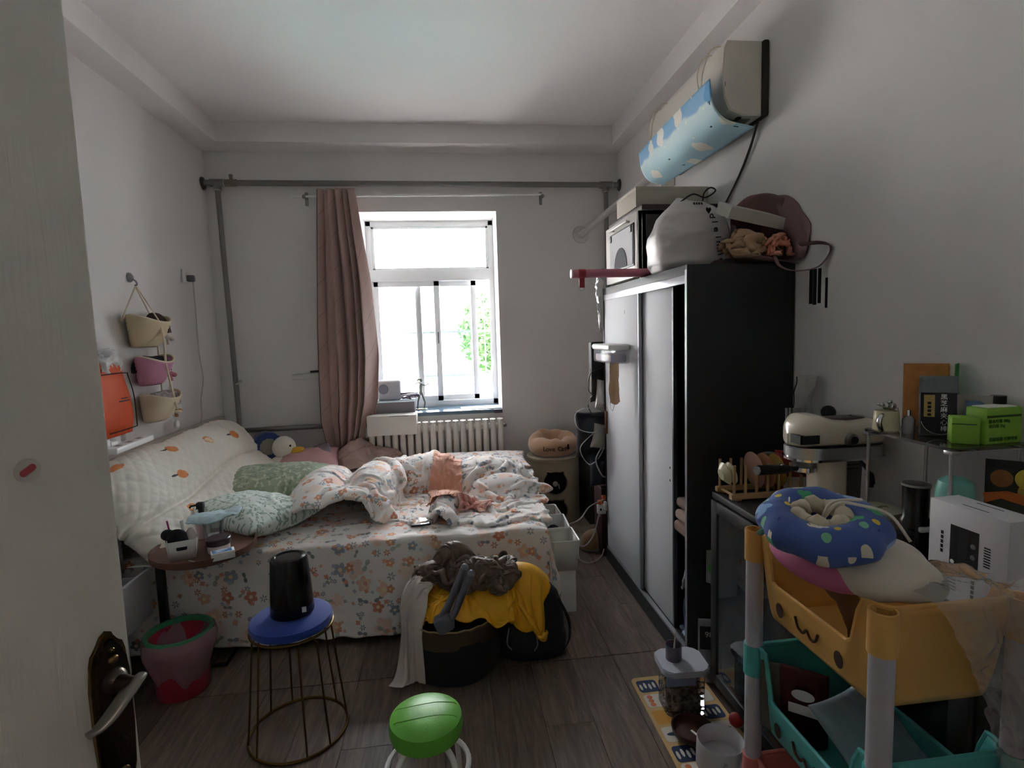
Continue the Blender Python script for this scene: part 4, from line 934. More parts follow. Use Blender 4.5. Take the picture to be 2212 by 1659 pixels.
for k in range(4):
    a = k*PI/2+PI/4; c, s = math.cos(a), math.sin(a)
    B().tube(spline([(.05*c, .05*s, .272), (.095*c, .095*s, .262), (.125*c, .125*s, .2), (.14*c, .14*s, .0)], 16), .0095, 10).build('leg', WT_, gst)
B().tube(arc((0, 0, .175), .126, 0, 2*PI*39/40, 40), .0085, 8, closed=True).build('ring', WT_, gst)
# ------------------------------------------------------------------ laundry tub, clothes and backpack
hp_ = thing('laundry_tub', 'black laundry tub with a brown rim in front of the bed', 'laundry basket', (-.03, 2.38, 0))
TUB = mat('black_fabric', '#17161a', .85); 
B().lathe([(0, .002), (.17, 0), (.205, .02), (.222, .1), (.216, .2), (.206, .2), (.19, .03), (0, .02)], 48, fn=lambda x, y, z, a: (x*(1+.02*math.sin(3*a)), y*(1+.015*math.sin(4*a)), z)).build('shell', TUB, hp_)
B().lathe([(.212, .175), (.218, .185), (.216, .255), (.208, .262), (.2, .255), (.2, .18)], 48, ring=True).build('brown_rim', mat('brown_fabric', '#4a3c2c', .85), hp_)
B().tube([(.2135*math.cos(a), .2135*math.sin(a), .265+.002*math.sin(a*22)) for a in np.linspace(0, 2*PI, 90, endpoint=False)], .004, 5, closed=True).build('stitching', mat('tan_stitch', '#a08c68', .9), hp_)
YEL = mat('yellow_raincoat', '#eeb01e', .5)
_tub = [(-.03, 2.38, .205, .255)]; _bedbox = [(-2, .47, 2.60, 4.4, .50)]; _bpk = [((.33, 2.42, .12), (.15, .11, .2))]
_yel = drape('yellow_raincoat', YEL, (.92, .52), (.09, 2.36, .27), (.57, .27), (104, 60), .04, planes=(.02,), tubs=_tub, boxes=_bedbox, ells=[((-.03, 2.38, .25), (.19, .18, .12)), ((.28, 2.40, .28), (.15, .10, .15)), ((.12, 2.36, .26), (.15, .15, .13))], seed=31, steps=18, noise=.14, thick=.006, sub=1, label='bright yellow raincoat heaped on the laundry tub', cat='clothing')
drape('brown_jacket', mat('brown_nylon', '#5f4d3f', .55), (.86, .70), (.03, 2.40, .36), (.44, .28), (96, 78), -.25, planes=(.02,), boxes=_bedbox, tubs=[(-.03, 2.38, .205, .30)], ells=[((.08, 2.37, .36), (.17, .10, .12)), ((-.12, 2.40, .34), (.08, .09, .13)), ((-.01, 2.44, .40), (.10, .06, .14))], hf=hfield([_yel]), seed=36, steps=14, noise=.17, thick=.007, sub=1, label='dark brown jacket on top of the laundry pile', cat='clothing')
drape('grey_white_shirt', mat('pale_grey_jersey', '#c2b9b2', .9, sheen=.2), (.24, .34), (-.21, 2.28, .42), (.12, .23), (40, 58), -.35, planes=(.02,), tubs=[(-.03, 2.38, .215, .27)], boxes=_bedbox, ells=[((-.16, 2.36, .30), (.09, .12, .13))], seed=33, steps=48, noise=.06, thick=.004, sub=1, mu=.97, label='pale grey shirt hanging over the left side of the laundry tub', cat='clothing')
gb = thing('grey_exercise_bar', 'grey folded exercise handle with two tubes stuck in the laundry pile', 'exercise bar', (-.055, 2.19, .31), rot=(0, 0, 0))
GB = mat('grey_foam', '#5f626b', .6)
B().tube(spline([(-.02, -.01, .015), (.01, 0, .06), (.05, .01, .14), (.085, .02, .21)], 14), .016, 12).build('foam_tube', GB, gb); B().tube(spline([(.01, -.03, .005), (.04, -.02, .05), (.08, -.01, .13), (.11, 0, .19)], 14), .016, 12).build('foam_tube', GB, gb)
B().box(-.045, .03, -.05, .02, -.03, .035, .012, RT((0, 0, 0), (0, -.4, 0))).build('hub', GB, gb)
for p in ((.086, .02, .212), (.111, 0, .192)): B().ball(p, .017, 12).build('end_cap', mat('cap_grey', '#7d8088', .4), gb)
bp = thing('navy_backpack', 'dark navy backpack slumped beside the laundry tub', 'backpack', (.33, 2.42, 0), -.1)
BPM = mat('navy_nylon', '#1d1d26', .7)
nu, nv = 40, 30
u = np.linspace(0, 2*PI, nu, endpoint=False)[None, :]*np.ones((nv, 1)); v = np.linspace(0, 1, nv)[:, None]*np.ones((1, nu))
prof = np.interp(v, [0, .04, .15, .5, .8, .95, 1], [.55, .92, 1.0, .95, .82, .55, .0])
se = lambda t: np.sign(t)*np.abs(t)**.7
G = np.stack([se(np.cos(u))*.165*prof, se(np.sin(u))*.12*prof-.02*v, .004+.34*v+.02*np.cos(u)*v], -1)
Pn = G*9; G = G+((fbm(Pn, 5, 3)-.5)*.03)[..., None]*np.stack([np.cos(u), np.sin(u), 0*u], -1)
gridmesh('body', G, BPM, bp, 0, wrap=True)
B().prism([(-.05, .0), (-.035, .05), (.0, .062), (.035, .035), (.02, -.01), (-.02, -.03)], 0, .003, frame((-.03, -.128, .22), (1, .05, 0), (0, -1, .12))).build('yellow_patch', mat('ochre_patch', '#8a6a2c', .8), bp)
B().tube(spline([(.13, -.06, .28), (.17, -.1, .2), (.175, -.08, .1), (.15, -.06, .03)], 20), .009, 6, flat=.4).build('strap', BLACK, bp)
B().tube(spline([(-.1, -.12, .18), (-.11, -.14, .12), (-.09, -.14, .09)], 12), .003, 5).build('zip_pull', GREY, bp); B().tube(spline([(.02, -.13, .16), (.025, -.14, .11), (.01, -.14, .08)], 12), .003, 5).build('zip_pull', GREY, bp)
# ------------------------------------------------------------------ wardrobe
WDM = mat('wardrobe_black', '#17171b', .55, var=.1, vscale=2, stretch=(1, 1, 6)); WDW = mat('wardrobe_white', '#cfd2d8', .6, spec=.25); ALU = mat('aluminium', '#a9abb0', .35, .8)
DKG = mat('dark_profile', '#45464d', .4, .3)
wy0, wy1, wx0, wx1, wh = 2.139, 3.352, .976, 1.446, 1.751
wd = thing('wardrobe', 'black wardrobe with white sliding doors against the right wall', 'wardrobe', (wx0, wy0, 0))
Lw = wy1-wy0; Dw = wx1-wx0
for (a, b_) in ((0, .018), (Lw-.018, Lw)): B().box(0, Dw, a, b_, 0, wh, .001).build('side_panel', WDM, wd)
B().box(0, Dw, .018, Lw-.018, wh-.04, wh, .001).build('top_panel', WDM, wd); B().box(.02, Dw, .018, Lw-.018, .08, .1).build('bottom_panel', WDM, wd); B().box(.0, .018, .018, Lw-.018, 0, .085).build('plinth', WDM, wd); B().box(Dw-.008, Dw, .018, Lw-.018, .1, wh-.04).build('back_panel', WDM, wd)
B().box(-.002, .0, .0, .018, .0, wh-.02).build('edge_band', mat('grey_edge_band', '#7e7d82', .4), wd)
B().box(.0, .045, .018, Lw-.018, wh-.075, wh-.04, .002).build('top_rail', ALU, wd); B().box(.0, .045, .018, Lw-.018, .085, .097, .002).build('bottom_rail', ALU, wd)
d1 = B().box(.004, .018, .585, Lw-.02, .1, wh-.07, .001).build('sliding_door', WDW, wd); B().box(.0, .02, .575, .587, .1, wh-.07, .001).build('door_profile', ALU, d1)
B().box(-.012, .005, Lw-.055, Lw-.04, .84, .985, .004).build('pull', mat('brown_leather', '#7c5440', .6), d1); B().box(.0035, .0042, .80, .81, 1.58, 1.60).build('mark', GREY, d1)
d2 = B().box(.024, .038, .205, .63, .1, wh-.07, .001).build('sliding_door', WDW, wd); B().box(.022, .04, .190, .206, .1, wh-.07, .001).build('door_profile', DKG, d2)
for z in (.79, .85): B().ball((.0235, .235, z), (.002, .006, .006), 8).build('screw', DKG, d2)
B().box(.045, Dw-.01, .018, Lw-.02, .56, .575).build('shelf', WDM, wd); B().box(.06, Dw-.01, .018, Lw-.02, 1.15, 1.165).build('shelf', WDM, wd)
# clothes seen in the gap
for i, (c_, h_) in enumerate((('#7d6258', .055), ('#8f7a6e', .05), ('#6b5850', .05))):
    B().box(wx0+.012+.006*i, wx0+.32, wy0+.024, wy0+.178, 0, h_-.004, .018, seg=3).build('folded_garment', mat('garment_brown_%d' % i, c_, .95), loc=(0, 0, .577+i*.055), label=['lowest brown folded garment on the wardrobe shelf', 'middle taupe folded garment on the wardrobe shelf', 'top brown folded garment on the wardrobe shelf'][i], cat='clothing', group='folded garments in the wardrobe gap')
drape('pale_blue_garment', mat('pale_denim', '#8fa3bc', .9), (.36, .26), (wx0+.16, wy0+.10, .11), (.22, .13), (36, 28), 0, planes=(.105,), ells=[((wx0+.17, wy0+.10, .1), (.12, .06, .14))], seed=41, steps=30, noise=.06, label='pale blue garment on the wardrobe floor', cat='clothing')
drape('white_garment', mat('white_cotton', '#b9bcc8', .9), (.3, .22), (wx0+.13, wy0+.10, .50), (.18, .11), (30, 24), 0, planes=(.3,), ells=[((wx0+.15, wy0+.10, .3), (.12, .06, .2))], seed=42, steps=24, noise=.05, label='white garment below the wardrobe shelf', cat='clothing')
B().tube(spline([(wx0+.06, wy0+.12, .55), (wx0+.045, wy0+.115, .42), (wx0+.05, wy0+.10, .32), (wx0+.04, wy0+.12, .25), (wx0+.035, wy0+.10, .17), (wx0+.03, wy0+.08, .12)], 40), .006, 6, flat=.4).build('blue_lanyard', mat('blue_cord', '#2c376e', .7), label='dark blue lanyard dangling in the wardrobe gap', cat='lanyard')
# ------------------------------------------------------------------ holder and mask on the door
ho = thing('clear_tissue_holder', 'clear box with a white lid stuck on the wardrobe door', 'holder', (wx0-.001, 3.02, 1.31))
CLR = film('clear_acrylic', '#dfe6ee', .25, .08, .1)
B().box(-.11, .004, -.17, .17, .0, .075, .012).build('box', CLR, ho); B().box(-.118, .003, -.175, .175, .072, .105, .012, seg=3).build('lid', WHITE, ho)
B().box(-.1, -.01, -.15, .16, .006, .05, .01).build('contents', mat('lilac_packets', '#9aa0c4', .6, col2='#c9a3a0', vscale=30), ho)
mk = thing('beige_face_mask', 'beige face mask hanging from the clear holder on the wardrobe door', 'mask', (wx0-.075, 2.89, 1.36))
cloth('mask', [[(-.02, .008, .0), (.0, -.008, .0), (.024, -.006, .0)], [(-.022, .01, -.1), (.0, -.014, -.1), (.022, -.004, -.1)], [(-.026, .012, -.2), (-.002, -.012, -.2), (.02, -.006, -.2)], [(-.02, .01, -.265), (.004, -.004, -.275), (.026, -.01, -.26)]], mat('beige_mask', '#c6a583', .9), mk, (40, 24), .006, 14, 2, .003)
B().tube(spline([(0, .05, -.25), (0, .085, -.27), (0, .08, -.31), (0, .04, -.315), (0, .01, -.28)], 24), .0018, 5).build('ear_loop', mat('ear_loop_grey', '#b8b0a8', .8), mk)
# ------------------------------------------------------------------ toaster oven and box on top
ov = thing('toaster_oven', 'white toaster oven with a ribbed glass door on the wardrobe', 'oven', (.985, 2.735, wh))
OVW = mat('oven_white', '#d5d2cc', .4); OVB = mat('oven_brown', '#4d403d', .5)
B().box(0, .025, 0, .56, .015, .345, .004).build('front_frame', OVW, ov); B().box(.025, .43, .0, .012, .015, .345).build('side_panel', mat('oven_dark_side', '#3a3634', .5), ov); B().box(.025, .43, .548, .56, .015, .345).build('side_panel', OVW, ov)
B().box(.0, .045, .0, .014, .015, .345, .002).build('side_post', OVW, ov); B().box(.02, .43, -.003, .565, .345, .375, .006).build('top', OVB, ov); B().box(.02, .43, .0, .56, .325, .346).build('upper_trim', OVW, ov); B().box(.03, .43, .01, .55, .015, .03).build('bottom', OVW, ov); B().box(.42, .43, .01, .55, .03, .33).build('back', OVW, ov)
og = B().box(-.006, .002, .05, .46, .075, .295, .002).build('door_frame', BLACK, ov)
gl = NT('ribbed_glass'); gl.b.inputs['Base Color'].default_value = lin('#c4c4ca'); gl.b.inputs['Roughness'].default_value = .35
_w = gl.node('ShaderNodeTexWave'); _w.inputs['Scale'].default_value = 45; _w.bands_direction = 'Y'; gl.link(gl.coord(), _w.inputs[0]); gl.bump(_w.outputs['Fac'], .5, .004)
B().box(-.009, -.006, .06, .45, .085, .285).build('ribbed_pane', gl.m, og)
B().lathe([(0, 0), (.11, 0), (.11, .002), (0, .002)], 32, RT((-.0095, .255, .085), (0, -PI/2, 0)), fn=lambda x, y, z, a: (max(x, 0), y, z)).build('oval_print', mat('oval_grey', '#5a5860', .75, spec=.1), og)
for y in (.08, .43): B().box(-.014, -.006, y-.012, y+.012, .25, .288, .003).build('hinge', BLACK, og)
B().box(-.03, -.018, .1, .42, .305, .318, .005).box(-.02, .0, .12, .135, .306, .317).box(-.02, .0, .385, .4, .306, .317).build('handle', OVW, ov)
for y in (.05, .5): 
    for x in (.04, .38): B().cyl((x, y, 0), (x, y, .016), .014, 10).build('foot', BLACK, ov)
cbx = thing('beige_carton', 'flat beige carton on top of the toaster oven', 'box', (1.0, 2.80, wh+.376)); B().box(0, .395, 0, .32, 0, .10, .002, RT((0, 0, 0), (0, 0, .0))).build('carton', mat('beige_card', '#b3ab9d', .8), cbx); B().box(-.001, .396, -.001, .321, .085, .102, .001).build('lid_flap', mat('beige_card_light', '#bdb6a9', .8), cbx)
pt = thing('pink_rolled_tube', 'pink rolled tube with a red strap sticking off the wardrobe', 'tube', (.62, 2.655, wh+.024))
B().cyl((0, 0, 0), (.42, .01, .0), .021, 20).build('roll', mat('pink_vinyl', '#c07384', .5), pt); B().cyl((-.006, 0, 0), (.001, 0, 0), .022, 20).build('end_cap', mat('pale_cap', '#d8c8c8', .4), pt)
B().cyl((.03, 0, 0), (.065, .001, 0), .0222, 20).box(.035, .062, -.003, .003, -.068, -.01).build('red_strap', mat('red_strap', '#a8323a', .5), pt); B().tube(arc((.048, 0, -.07), .013, 0, 2*PI, 14, 'xz'), .002, 6).build('ring', STEEL, pt)
# white carrier bag
CB = mat('white_carrier_film', '#c3bdbb', .38)
cbg = thing('white_carrier_bag', 'white plastic carrier bag with black writing on the wardrobe', 'bag', (0, 0, 0))
nu, nv = 60, 50
u = np.linspace(0, 2*PI, nu, endpoint=False)[None, :]*np.ones((nv, 1)); v = np.linspace(0, 1, nv)[:, None]*np.ones((1, nu))
zz = wh+.004+.335*v
wx_l = np.interp(v, [0, .1, .5, .75, 1], [1.0, .985, .985, 1.02, 1.11]); wx_r = np.interp(v, [0, .1, .5, .8, 1], [1.30, 1.315, 1.31, 1.29, 1.25]); wdp = np.interp(v, [0, .1, .5, .8, 1], [.1, .125, .11, .07, .01])
sq = lambda t: np.sign(t)*np.abs(t)**.42
G = np.stack([(wx_l+wx_r)/2+(wx_r-wx_l)/2*sq(np.cos(u)), 2.50-.10*sq(np.cos(u))*np.cos(u)**2*.3+wdp*sq(np.sin(u)), zz-.05*v**4*(np.cos(u)*.5+.2)], -1)
Pn = np.stack([G[..., 0]*6, G[..., 1]*6, G[..., 2]*6], -1); G = G+((ridge(Pn, 8, 3)-.35)*.02)[..., None]*np.stack([np.cos(u), np.sin(u), 0*u], -1)*np.clip(v*8, .1, 1)[..., None]
gridmesh('bag', G, CB, cbg, 0, wrap=True)
B().poly([tuple(p) for p in G[0]]).build('base', CB, cbg)
_gv = G.reshape(-1, 3); _gv = _gv[_gv[:, 1] < 2.49]
def on_bag(x, z): return float(_gv[np.argmin(np.abs(_gv[:, 0]-x)+np.abs(_gv[:, 2]-z)), 1])-.012
for i, (ch, z) in enumerate(zip('dleimne', (.245, .215, .18, .145, .11, .075, .04))):
    x_ = 1.215+.004*i; text('lettering', ch, .05, INK, frame((x_, on_bag(x_, wh+z), wh+z), (.12, -.0, -1), (.35, -1, .1)), cbg, ext=.001)
B().prism([(0, -.018), (.014, 0), (.012, .01), (.006, .012), (0, .006), (-.006, .012), (-.012, .01), (-.014, 0)], 0, .0015, frame((1.206, on_bag(1.206, wh+.275), wh+.275), (1, .2, 0), (.3, -1, .1))).build('heart_print', INK, cbg)
for q in range(4): B().box(1.15+q*.012, 1.158+q*.012, -.0005, .0005, -.006, .006, 0, RT((0, on_bag(1.17, wh+.31), wh+.312), (-.5, 0, 0))).build('print_mark', INK, cbg)
B().tube(spline([(1.10, 2.49, wh+.325), (1.16, 2.48, wh+.36), (1.22, 2.48, wh+.345), (1.27, 2.48, wh+.375), (1.245, 2.48, wh+.39), (1.215, 2.48, wh+.365), (1.21, 2.485, wh+.33)], 40), .0035, 6).build('drawstring', INK, cbg)
fb2 = thing('clear_film_wrap', 'crumpled clear film hanging at the far corner of the wardrobe top', 'film', (0, 0, 0))
cloth('film', [[(1.02, 3.32, wh+.10), (.97, 3.36, wh+.13), (.96, 3.42, wh+.09)], [(.97, 3.31, wh+.03), (.94, 3.35, wh+.05), (.95, 3.42, wh+.02)], [(.955, 3.34, wh-.08), (.945, 3.37, wh-.08), (.95, 3.41, wh-.08)], [(.965, 3.36, wh-.27), (.96, 3.37, wh-.27), (.965, 3.39, wh-.27)]], film('crinkle_film', '#e6e6ea', .5, .5, .12), fb2, (40, 20), .012, 24, 3, .001)
# mauve paper shopping bag with contents
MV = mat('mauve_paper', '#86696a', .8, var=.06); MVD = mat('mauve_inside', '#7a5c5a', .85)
mb = thing('mauve_shopping_bag', 'mauve paper shopping bag lying open on the wardrobe end', 'bag', (0, 0, 0))
cloth('side_panel', [[(1.19, 2.42, wh+.02), (1.28, 2.42, wh+.012), (1.43, 2.42, wh+.012)], [(1.2, 2.25, wh+.03), (1.28, 2.25, wh+.012), (1.44, 2.25, wh+.012)], [(1.2, 2.13, wh+.045), (1.28, 2.11, wh+.02), (1.44, 2.1, wh-.005)]], MV, mb, (30, 30), .012, 9, 3, .002)
cloth('side_panel', [[(1.27, 2.34, wh+.25), (1.34, 2.33, wh+.31), (1.42, 2.30, wh+.32), (1.448, 2.22, wh+.28)], [(1.27, 2.36, wh+.13), (1.34, 2.38, wh+.15), (1.43, 2.38, wh+.15), (1.449, 2.28, wh+.13)], [(1.27, 2.36, wh+.02), (1.34, 2.40, wh+.02), (1.43, 2.4, wh+.02), (1.449, 2.28, wh+.02)]], MVD, mb, (30, 40), .010, 8, 4, .002)
cloth('side_panel', [[(1.449, 2.30, wh+.31), (1.449, 2.17, wh+.27), (1.448, 2.05, wh+.14)], [(1.447, 2.36, wh+.13), (1.446, 2.18, wh+.13), (1.444, 2.05, wh+.06)], [(1.445, 2.36, wh+.02), (1.44, 2.2, wh+.012), (1.44, 2.07, wh+.01)]], MV, mb, (30, 30), .006, 9, 5, .002)
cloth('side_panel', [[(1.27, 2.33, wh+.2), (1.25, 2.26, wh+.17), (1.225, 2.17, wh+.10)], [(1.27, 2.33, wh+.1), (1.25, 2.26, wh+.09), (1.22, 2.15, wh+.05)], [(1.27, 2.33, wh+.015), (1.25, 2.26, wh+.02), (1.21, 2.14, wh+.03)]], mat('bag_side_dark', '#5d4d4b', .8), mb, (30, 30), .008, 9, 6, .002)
B().tube([(1.246, 2.25, wh+.14), (1.24, 2.24, wh+.05)], .003, 5).build('black_stroke', INK, mb); B().tube([(1.232, 2.22, wh+.11), (1.226, 2.20, wh+.06), (1.222, 2.185, wh+.09)], .003, 5).build('black_stroke', INK, mb)
B().tube(spline([(1.33, 2.1, wh+.02), (1.34, 2.08, wh-.02), (1.37, 2.03, wh-.045), (1.42, 1.97, wh-.04), (1.445, 1.94, wh+.0), (1.444, 1.93, wh+.035), (1.435, 1.98, wh+.055), (1.41, 2.06, wh+.06)], 50), .014, 8, flat=.2).build('handle_strap', MV, mb)
ld = thing('white_box_lid', 'white box lid tilted inside the mauve shopping bag', 'box lid', (1.325, 2.30, wh+.20), rot=(.35, .22, -.05))
B().box(-.12, .13, -.08, .08, 0, .05, .002).build('lid', mat('lid_white', '#b9b7ae', .6), ld)
kp = mat('kraft_paper', '#a58668', .85); pk = mat('salmon_tissue', '#d59078', .8)
drape('brown_packing_paper', kp, (.46, .36), (1.275, 2.2, wh+.03), (.17, .13), (44, 34), .3, planes=(wh+.022,), ells=[((1.27, 2.22, wh+.03), (.065, .055, .115))], seed=51, steps=8, noise=.10, mu=.3, label='crumpled brown packing paper in the mauve shopping bag', cat='paper')
drape('salmon_tissue_paper', pk, (.28, .25), (1.38, 2.16, wh+.03), (.11, .09), (32, 28), .1, planes=(wh+.022,), ells=[((1.38, 2.18, wh+.03), (.045, .04, .08))], seed=52, steps=8, noise=.08, mu=.3, label='crumpled salmon tissue paper in the mauve shopping bag', cat='paper')
# black tape strips on the right wall
for i, (y, z0_, z1_, w_) in enumerate(((2.045, 1.575, 1.715, .018), (2.022, 1.57, 1.71, .018), (1.995, 1.575, 1.71, .016), (1.955, 1.555, 1.67, .011))):
    B().box(-.003, -.0003, y-w_/2, y+w_/2, z0_, z1_, 0).build('black_wall_strip', BLACK, loc=(XR, 0, 0), rot=(.0, 0, 0), label=['leftmost black adhesive strip on the right wall beside the wardrobe', 'second black adhesive strip from the wardrobe on the right wall', 'third black adhesive strip from the wardrobe on the right wall', 'thin separate black strip right of the other wall strips'][i], cat='strip', group='black strips on the right wall')
# ------------------------------------------------------------------ air conditioner
ac = thing('air_conditioner', 'cream wall air conditioner high on the right wall', 'air conditioner', (XR, 2.36, 2.42))
ACW = mat('ac_cream', '#cfcabf', .4)
pr = [(-.03, .0), (-.12, .0), (-.18, .025), (-.205, .075), (-.212, .16), (-.205, .28), (-.19, .315), (-.03, .315)]
B().prism([(x, z) for x, z in pr], 0, .90, Matrix(((1, 0, 0, 0), (0, 0, 1, 0), (0, 1, 0, 0), (0, 0, 0, 1))), .006).build('housing', ACW, ac)
B().box(-.03, -.001, -.012, .91, -.005, .318, .01).build('back_plate', mat('ac_back', '#37322c', .6), ac)
B().box(-.15, -.06, .04, .86, -.004, .004, .001).build('outlet_louvre', mat('ac_outlet', '#8c8577', .5), ac); B().box(-.135, -.115, .02, .05, -.006, .0).build('outlet_slot', INK, ac); B().box(-.203, -.201, -.002, .004, .12, .14).build('side_clip', mat('ac_mark', '#6b665e', .5), ac)
df = thing('wind_deflector', 'pale blue cloud-print wind deflector hung under the air conditioner', 'deflector', (0, 0, 0))
dm = NT('cloud_print'); uv = dm.coord('UV'); _sp = dm.node('ShaderNodeSeparateXYZ'); dm.link(uv, _sp.inputs[0])
wv = dm.math('ADD', _sp.outputs[1], dm.math('MULTIPLY', dm.noise(uv, 5.0, 2), .13))
c0 = dm.ramp(wv, [(.0, '#7fb4d8'), (.12, '#8fb9dc'), (.135, '#cfe4e6'), (.22, '#b9dbe4'), (.40, '#a8d3e4')])
mm_, rn_, ct_ = motif(dm, uv, 4.2, .20, 4, .55, (1.3, 2.2, 0), .25, 1); c1 = dm.mix(mm_, c0, dm.ramp(rn_, [(0, '#e4e6e0'), (.45, '#6fa8d4'), (.7, '#eceae2')], 'CONSTANT'))
mm_, rn_, ct_ = motif(dm, uv, 11, .10, 2, .35, (4.3, .2, 0), .6, 1); c1 = dm.mix(mm_, c1, dm.ramp(rn_, [(0, '#f2f2ee'), (.5, '#31414f')], 'CONSTANT'))
dm.link(c1, dm.b.inputs['Base Color']); dm.b.inputs['Roughness'].default_value = .65; dm.b.inputs['Specular IOR Level'].default_value = .2
cloth('panel', [[(1.185, 2.37, 2.575), (1.203, 2.37, 2.47), (1.262, 2.37, 2.405), (1.392, 2.37, 2.375)], [(1.183, 2.66, 2.568), (1.200, 2.66, 2.462), (1.258, 2.66, 2.398), (1.38, 2.66, 2.37)], [(1.183, 2.96, 2.558), (1.200, 2.96, 2.452), (1.254, 2.96, 2.390), (1.36, 2.96, 2.365)], [(1.19, 3.27, 2.545), (1.207, 3.27, 2.445), (1.254, 3.27, 2.385), (1.335, 3.27, 2.362)]], dm.m, df, (60, 30), .0, 3, 1, .004)
for y in (2.47, 3.08):
    B().tube(spline([(1.19, y, 2.56), (1.2, y-.015, 2.66), (1.25, y-.02, 2.745), (1.4, y-.02, 2.745)], 20), .0035, 6).build('cord', mat('cream_cord', '#d8d0c0', .7), df); B().tube(spline([(1.19, y+.01, 2.56), (1.2, y+.05, 2.66), (1.25, y+.06, 2.745), (1.4, y+.06, 2.745)], 20), .0035, 6).build('cord', mat('cream_cord'), df)
ca = thing('air_conditioner_cable', 'dark cable hanging down from the air conditioner', 'cable', (XR, 2.40, 2.42))
B().tube(spline([(-.02, 0, 0), (-.015, .08, -.1), (-.012, .18, -.2), (-.012, .3, -.295)], 30), .005, 6).build('cable', mat('dark_cable', '#3d3833', .6), ca); B().tube(spline([(-.015, .01, .0), (-.008, .085, -.105), (-.006, .19, -.205), (-.006, .31, -.295)], 30), .0025, 6).build('thin_wire', mat('grey_wire', '#8a857e', .6), ca)
cal = thing('wall_calendar', 'pale paper calendar on the right wall behind the deflector', 'calendar', (XR-.0012, 3.46, 2.38))
B().box(-.006, 0, -.105, .10, 0, .50).build('sheet', mat('calendar_paper', '#a8a499', .85), cal)
for i in range(4): B().box(-.007, -.006, -.06+i*.012, .02+i*.012, .40-i*.03, .412-i*.03).build('print', mat('calendar_ink', '#4b4843', .8), cal)
acp = thing('air_conditioner_pipe', 'white wrapped pipe from the air conditioner to the back wall hole', 'pipe', (0, 0, 0))
B().tube(spline([(1.13, 4.495, 2.285), (1.155, 4.38, 2.305), (1.27, 4.0, 2.40), (1.395, 3.6, 2.50), (1.41, 3.3, 2.54)], 30), .026, 14).build('insulated_pipe', mat('pipe_wrap', '#b8b4b0', .7, bump=.3, bscale=40), acp)
B().lathe([(.028, 0), (.07, 0), (.066, .014), (.03, .018)], 28, RT((1.13, 4.499, 2.285), (PI/2, 0, 0)), ring=True).build('wall_collar', mat('collar_white', '#cfccc6', .5), acp)
# ------------------------------------------------------------------ things hanging at the far end of the wardrobe
hx_, hy_ = .91, 3.42
bag1 = thing('navy_handbag', 'glossy navy bag with pale straps hanging at the far end of the wardrobe', 'bag', (.93, 3.44, .70))
pillow('body', .26, .30, .12, mat('navy_gloss', '#23252f', .3), bag1, M=RT((0, 0, .12), (PI/2, 0, .1)), seed=3)
STR = mat('pale_strap', '#b3aeae', .6)
B().tube(spline([(.08, -.02, .26), (-.03, -.06, .30), (-.13, -.05, .27), (-.12, -.05, .17), (-.02, -.07, .14), (.06, -.06, .18)], 40), .011, 8, flat=.3).build('strap', STR, bag1); B().tube(spline([(-.02, -.07, .14), (-.11, -.06, .04), (-.05, -.06, -.07), (.03, -.06, .0), (.06, -.05, .1)], 40), .008, 8, flat=.35).build('strap', STR, bag1)
pouch = thing('grey_sling_pouch', 'light grey pouch hanging in front of the navy bag', 'pouch', (.955, 3.395, .76)); pillow('body', .12, .17, .07, mat('light_grey_fabric', '#9d9992', .85), pouch, M=RT((0, 0, .05), (PI/2, .2, .1)), seed=8)
B().tube(spline([(.0, -.03, -.02), (-.04, -.04, -.1), (.0, -.03, -.2), (.04, -.02, -.22)], 20), .005, 6).build('strap', STR, pouch)
bag2 = thing('brown_strap_bag', 'dark brown bag with a looped strap hanging above the navy bag', 'bag', (.955, 3.42, 1.0)); pillow('body', .13, .22, .06, mat('dark_brown_leather', '#33261f', .5), bag2, M=RT((.01, 0, .14), (PI/2, 0, .1)), seed=9)
B().tube(spline([(.03, -.04, .26), (-.06, -.04, .22), (-.075, -.04, .12), (-.05, -.04, .08), (-.08, -.04, .03), (-.05, -.04, -.04), (.03, -.04, -.06)], 40), .008, 8, flat=.4).build('strap', mat('dark_brown_leather'), bag2)
sil = thing('silver_pouch', 'crumpled silver grey pouch hanging beside the wardrobe edge', 'pouch', (.975, 3.385, 1.02)); pillow('body', .09, .2, .06, mat('silver_fabric', '#bdbab4', .35, .3), sil, M=RT((0, 0, .06), (PI/2, .1, 0)), seed=10, wr=.012)
bag3 = thing('black_hanging_case', 'black case hanging below the top corner of the wardrobe', 'case', (.955, 3.42, 1.22)); B().box(-.05, .07, -.03, .04, -.04, .2, .012).build('case', mat('black_nylon', '#1b1c22', .6), bag3); B().box(-.05, .07, -.032, -.03, .17, .178).build('beige_trim', mat('beige_trim', '#a88f78', .7), bag3)
blk2 = thing('dark_cloth_bag', 'dark blue cloth bag hanging low beside the wardrobe', 'bag', (.97, 3.42, .50)); pillow('body', .16, .26, .1, mat('dark_blue_cloth', '#20222c', .85), blk2, M=RT((0, 0, .1), (PI/2, 0, .1)), seed=11)
rbx = thing('maroon_box', 'tall maroon box standing at the far end of the wardrobe', 'box', (1.03, 3.46, 0)); B().box(-.07, .09, -.06, .12, 0, .47, .004).build('carton', mat('maroon_card', '#3f1d1f', .7), rbx); B().box(-.071, .09, -.061, .12, .455, .462).build('lid_line', mat('maroon_edge', '#6e4a42', .7), rbx)
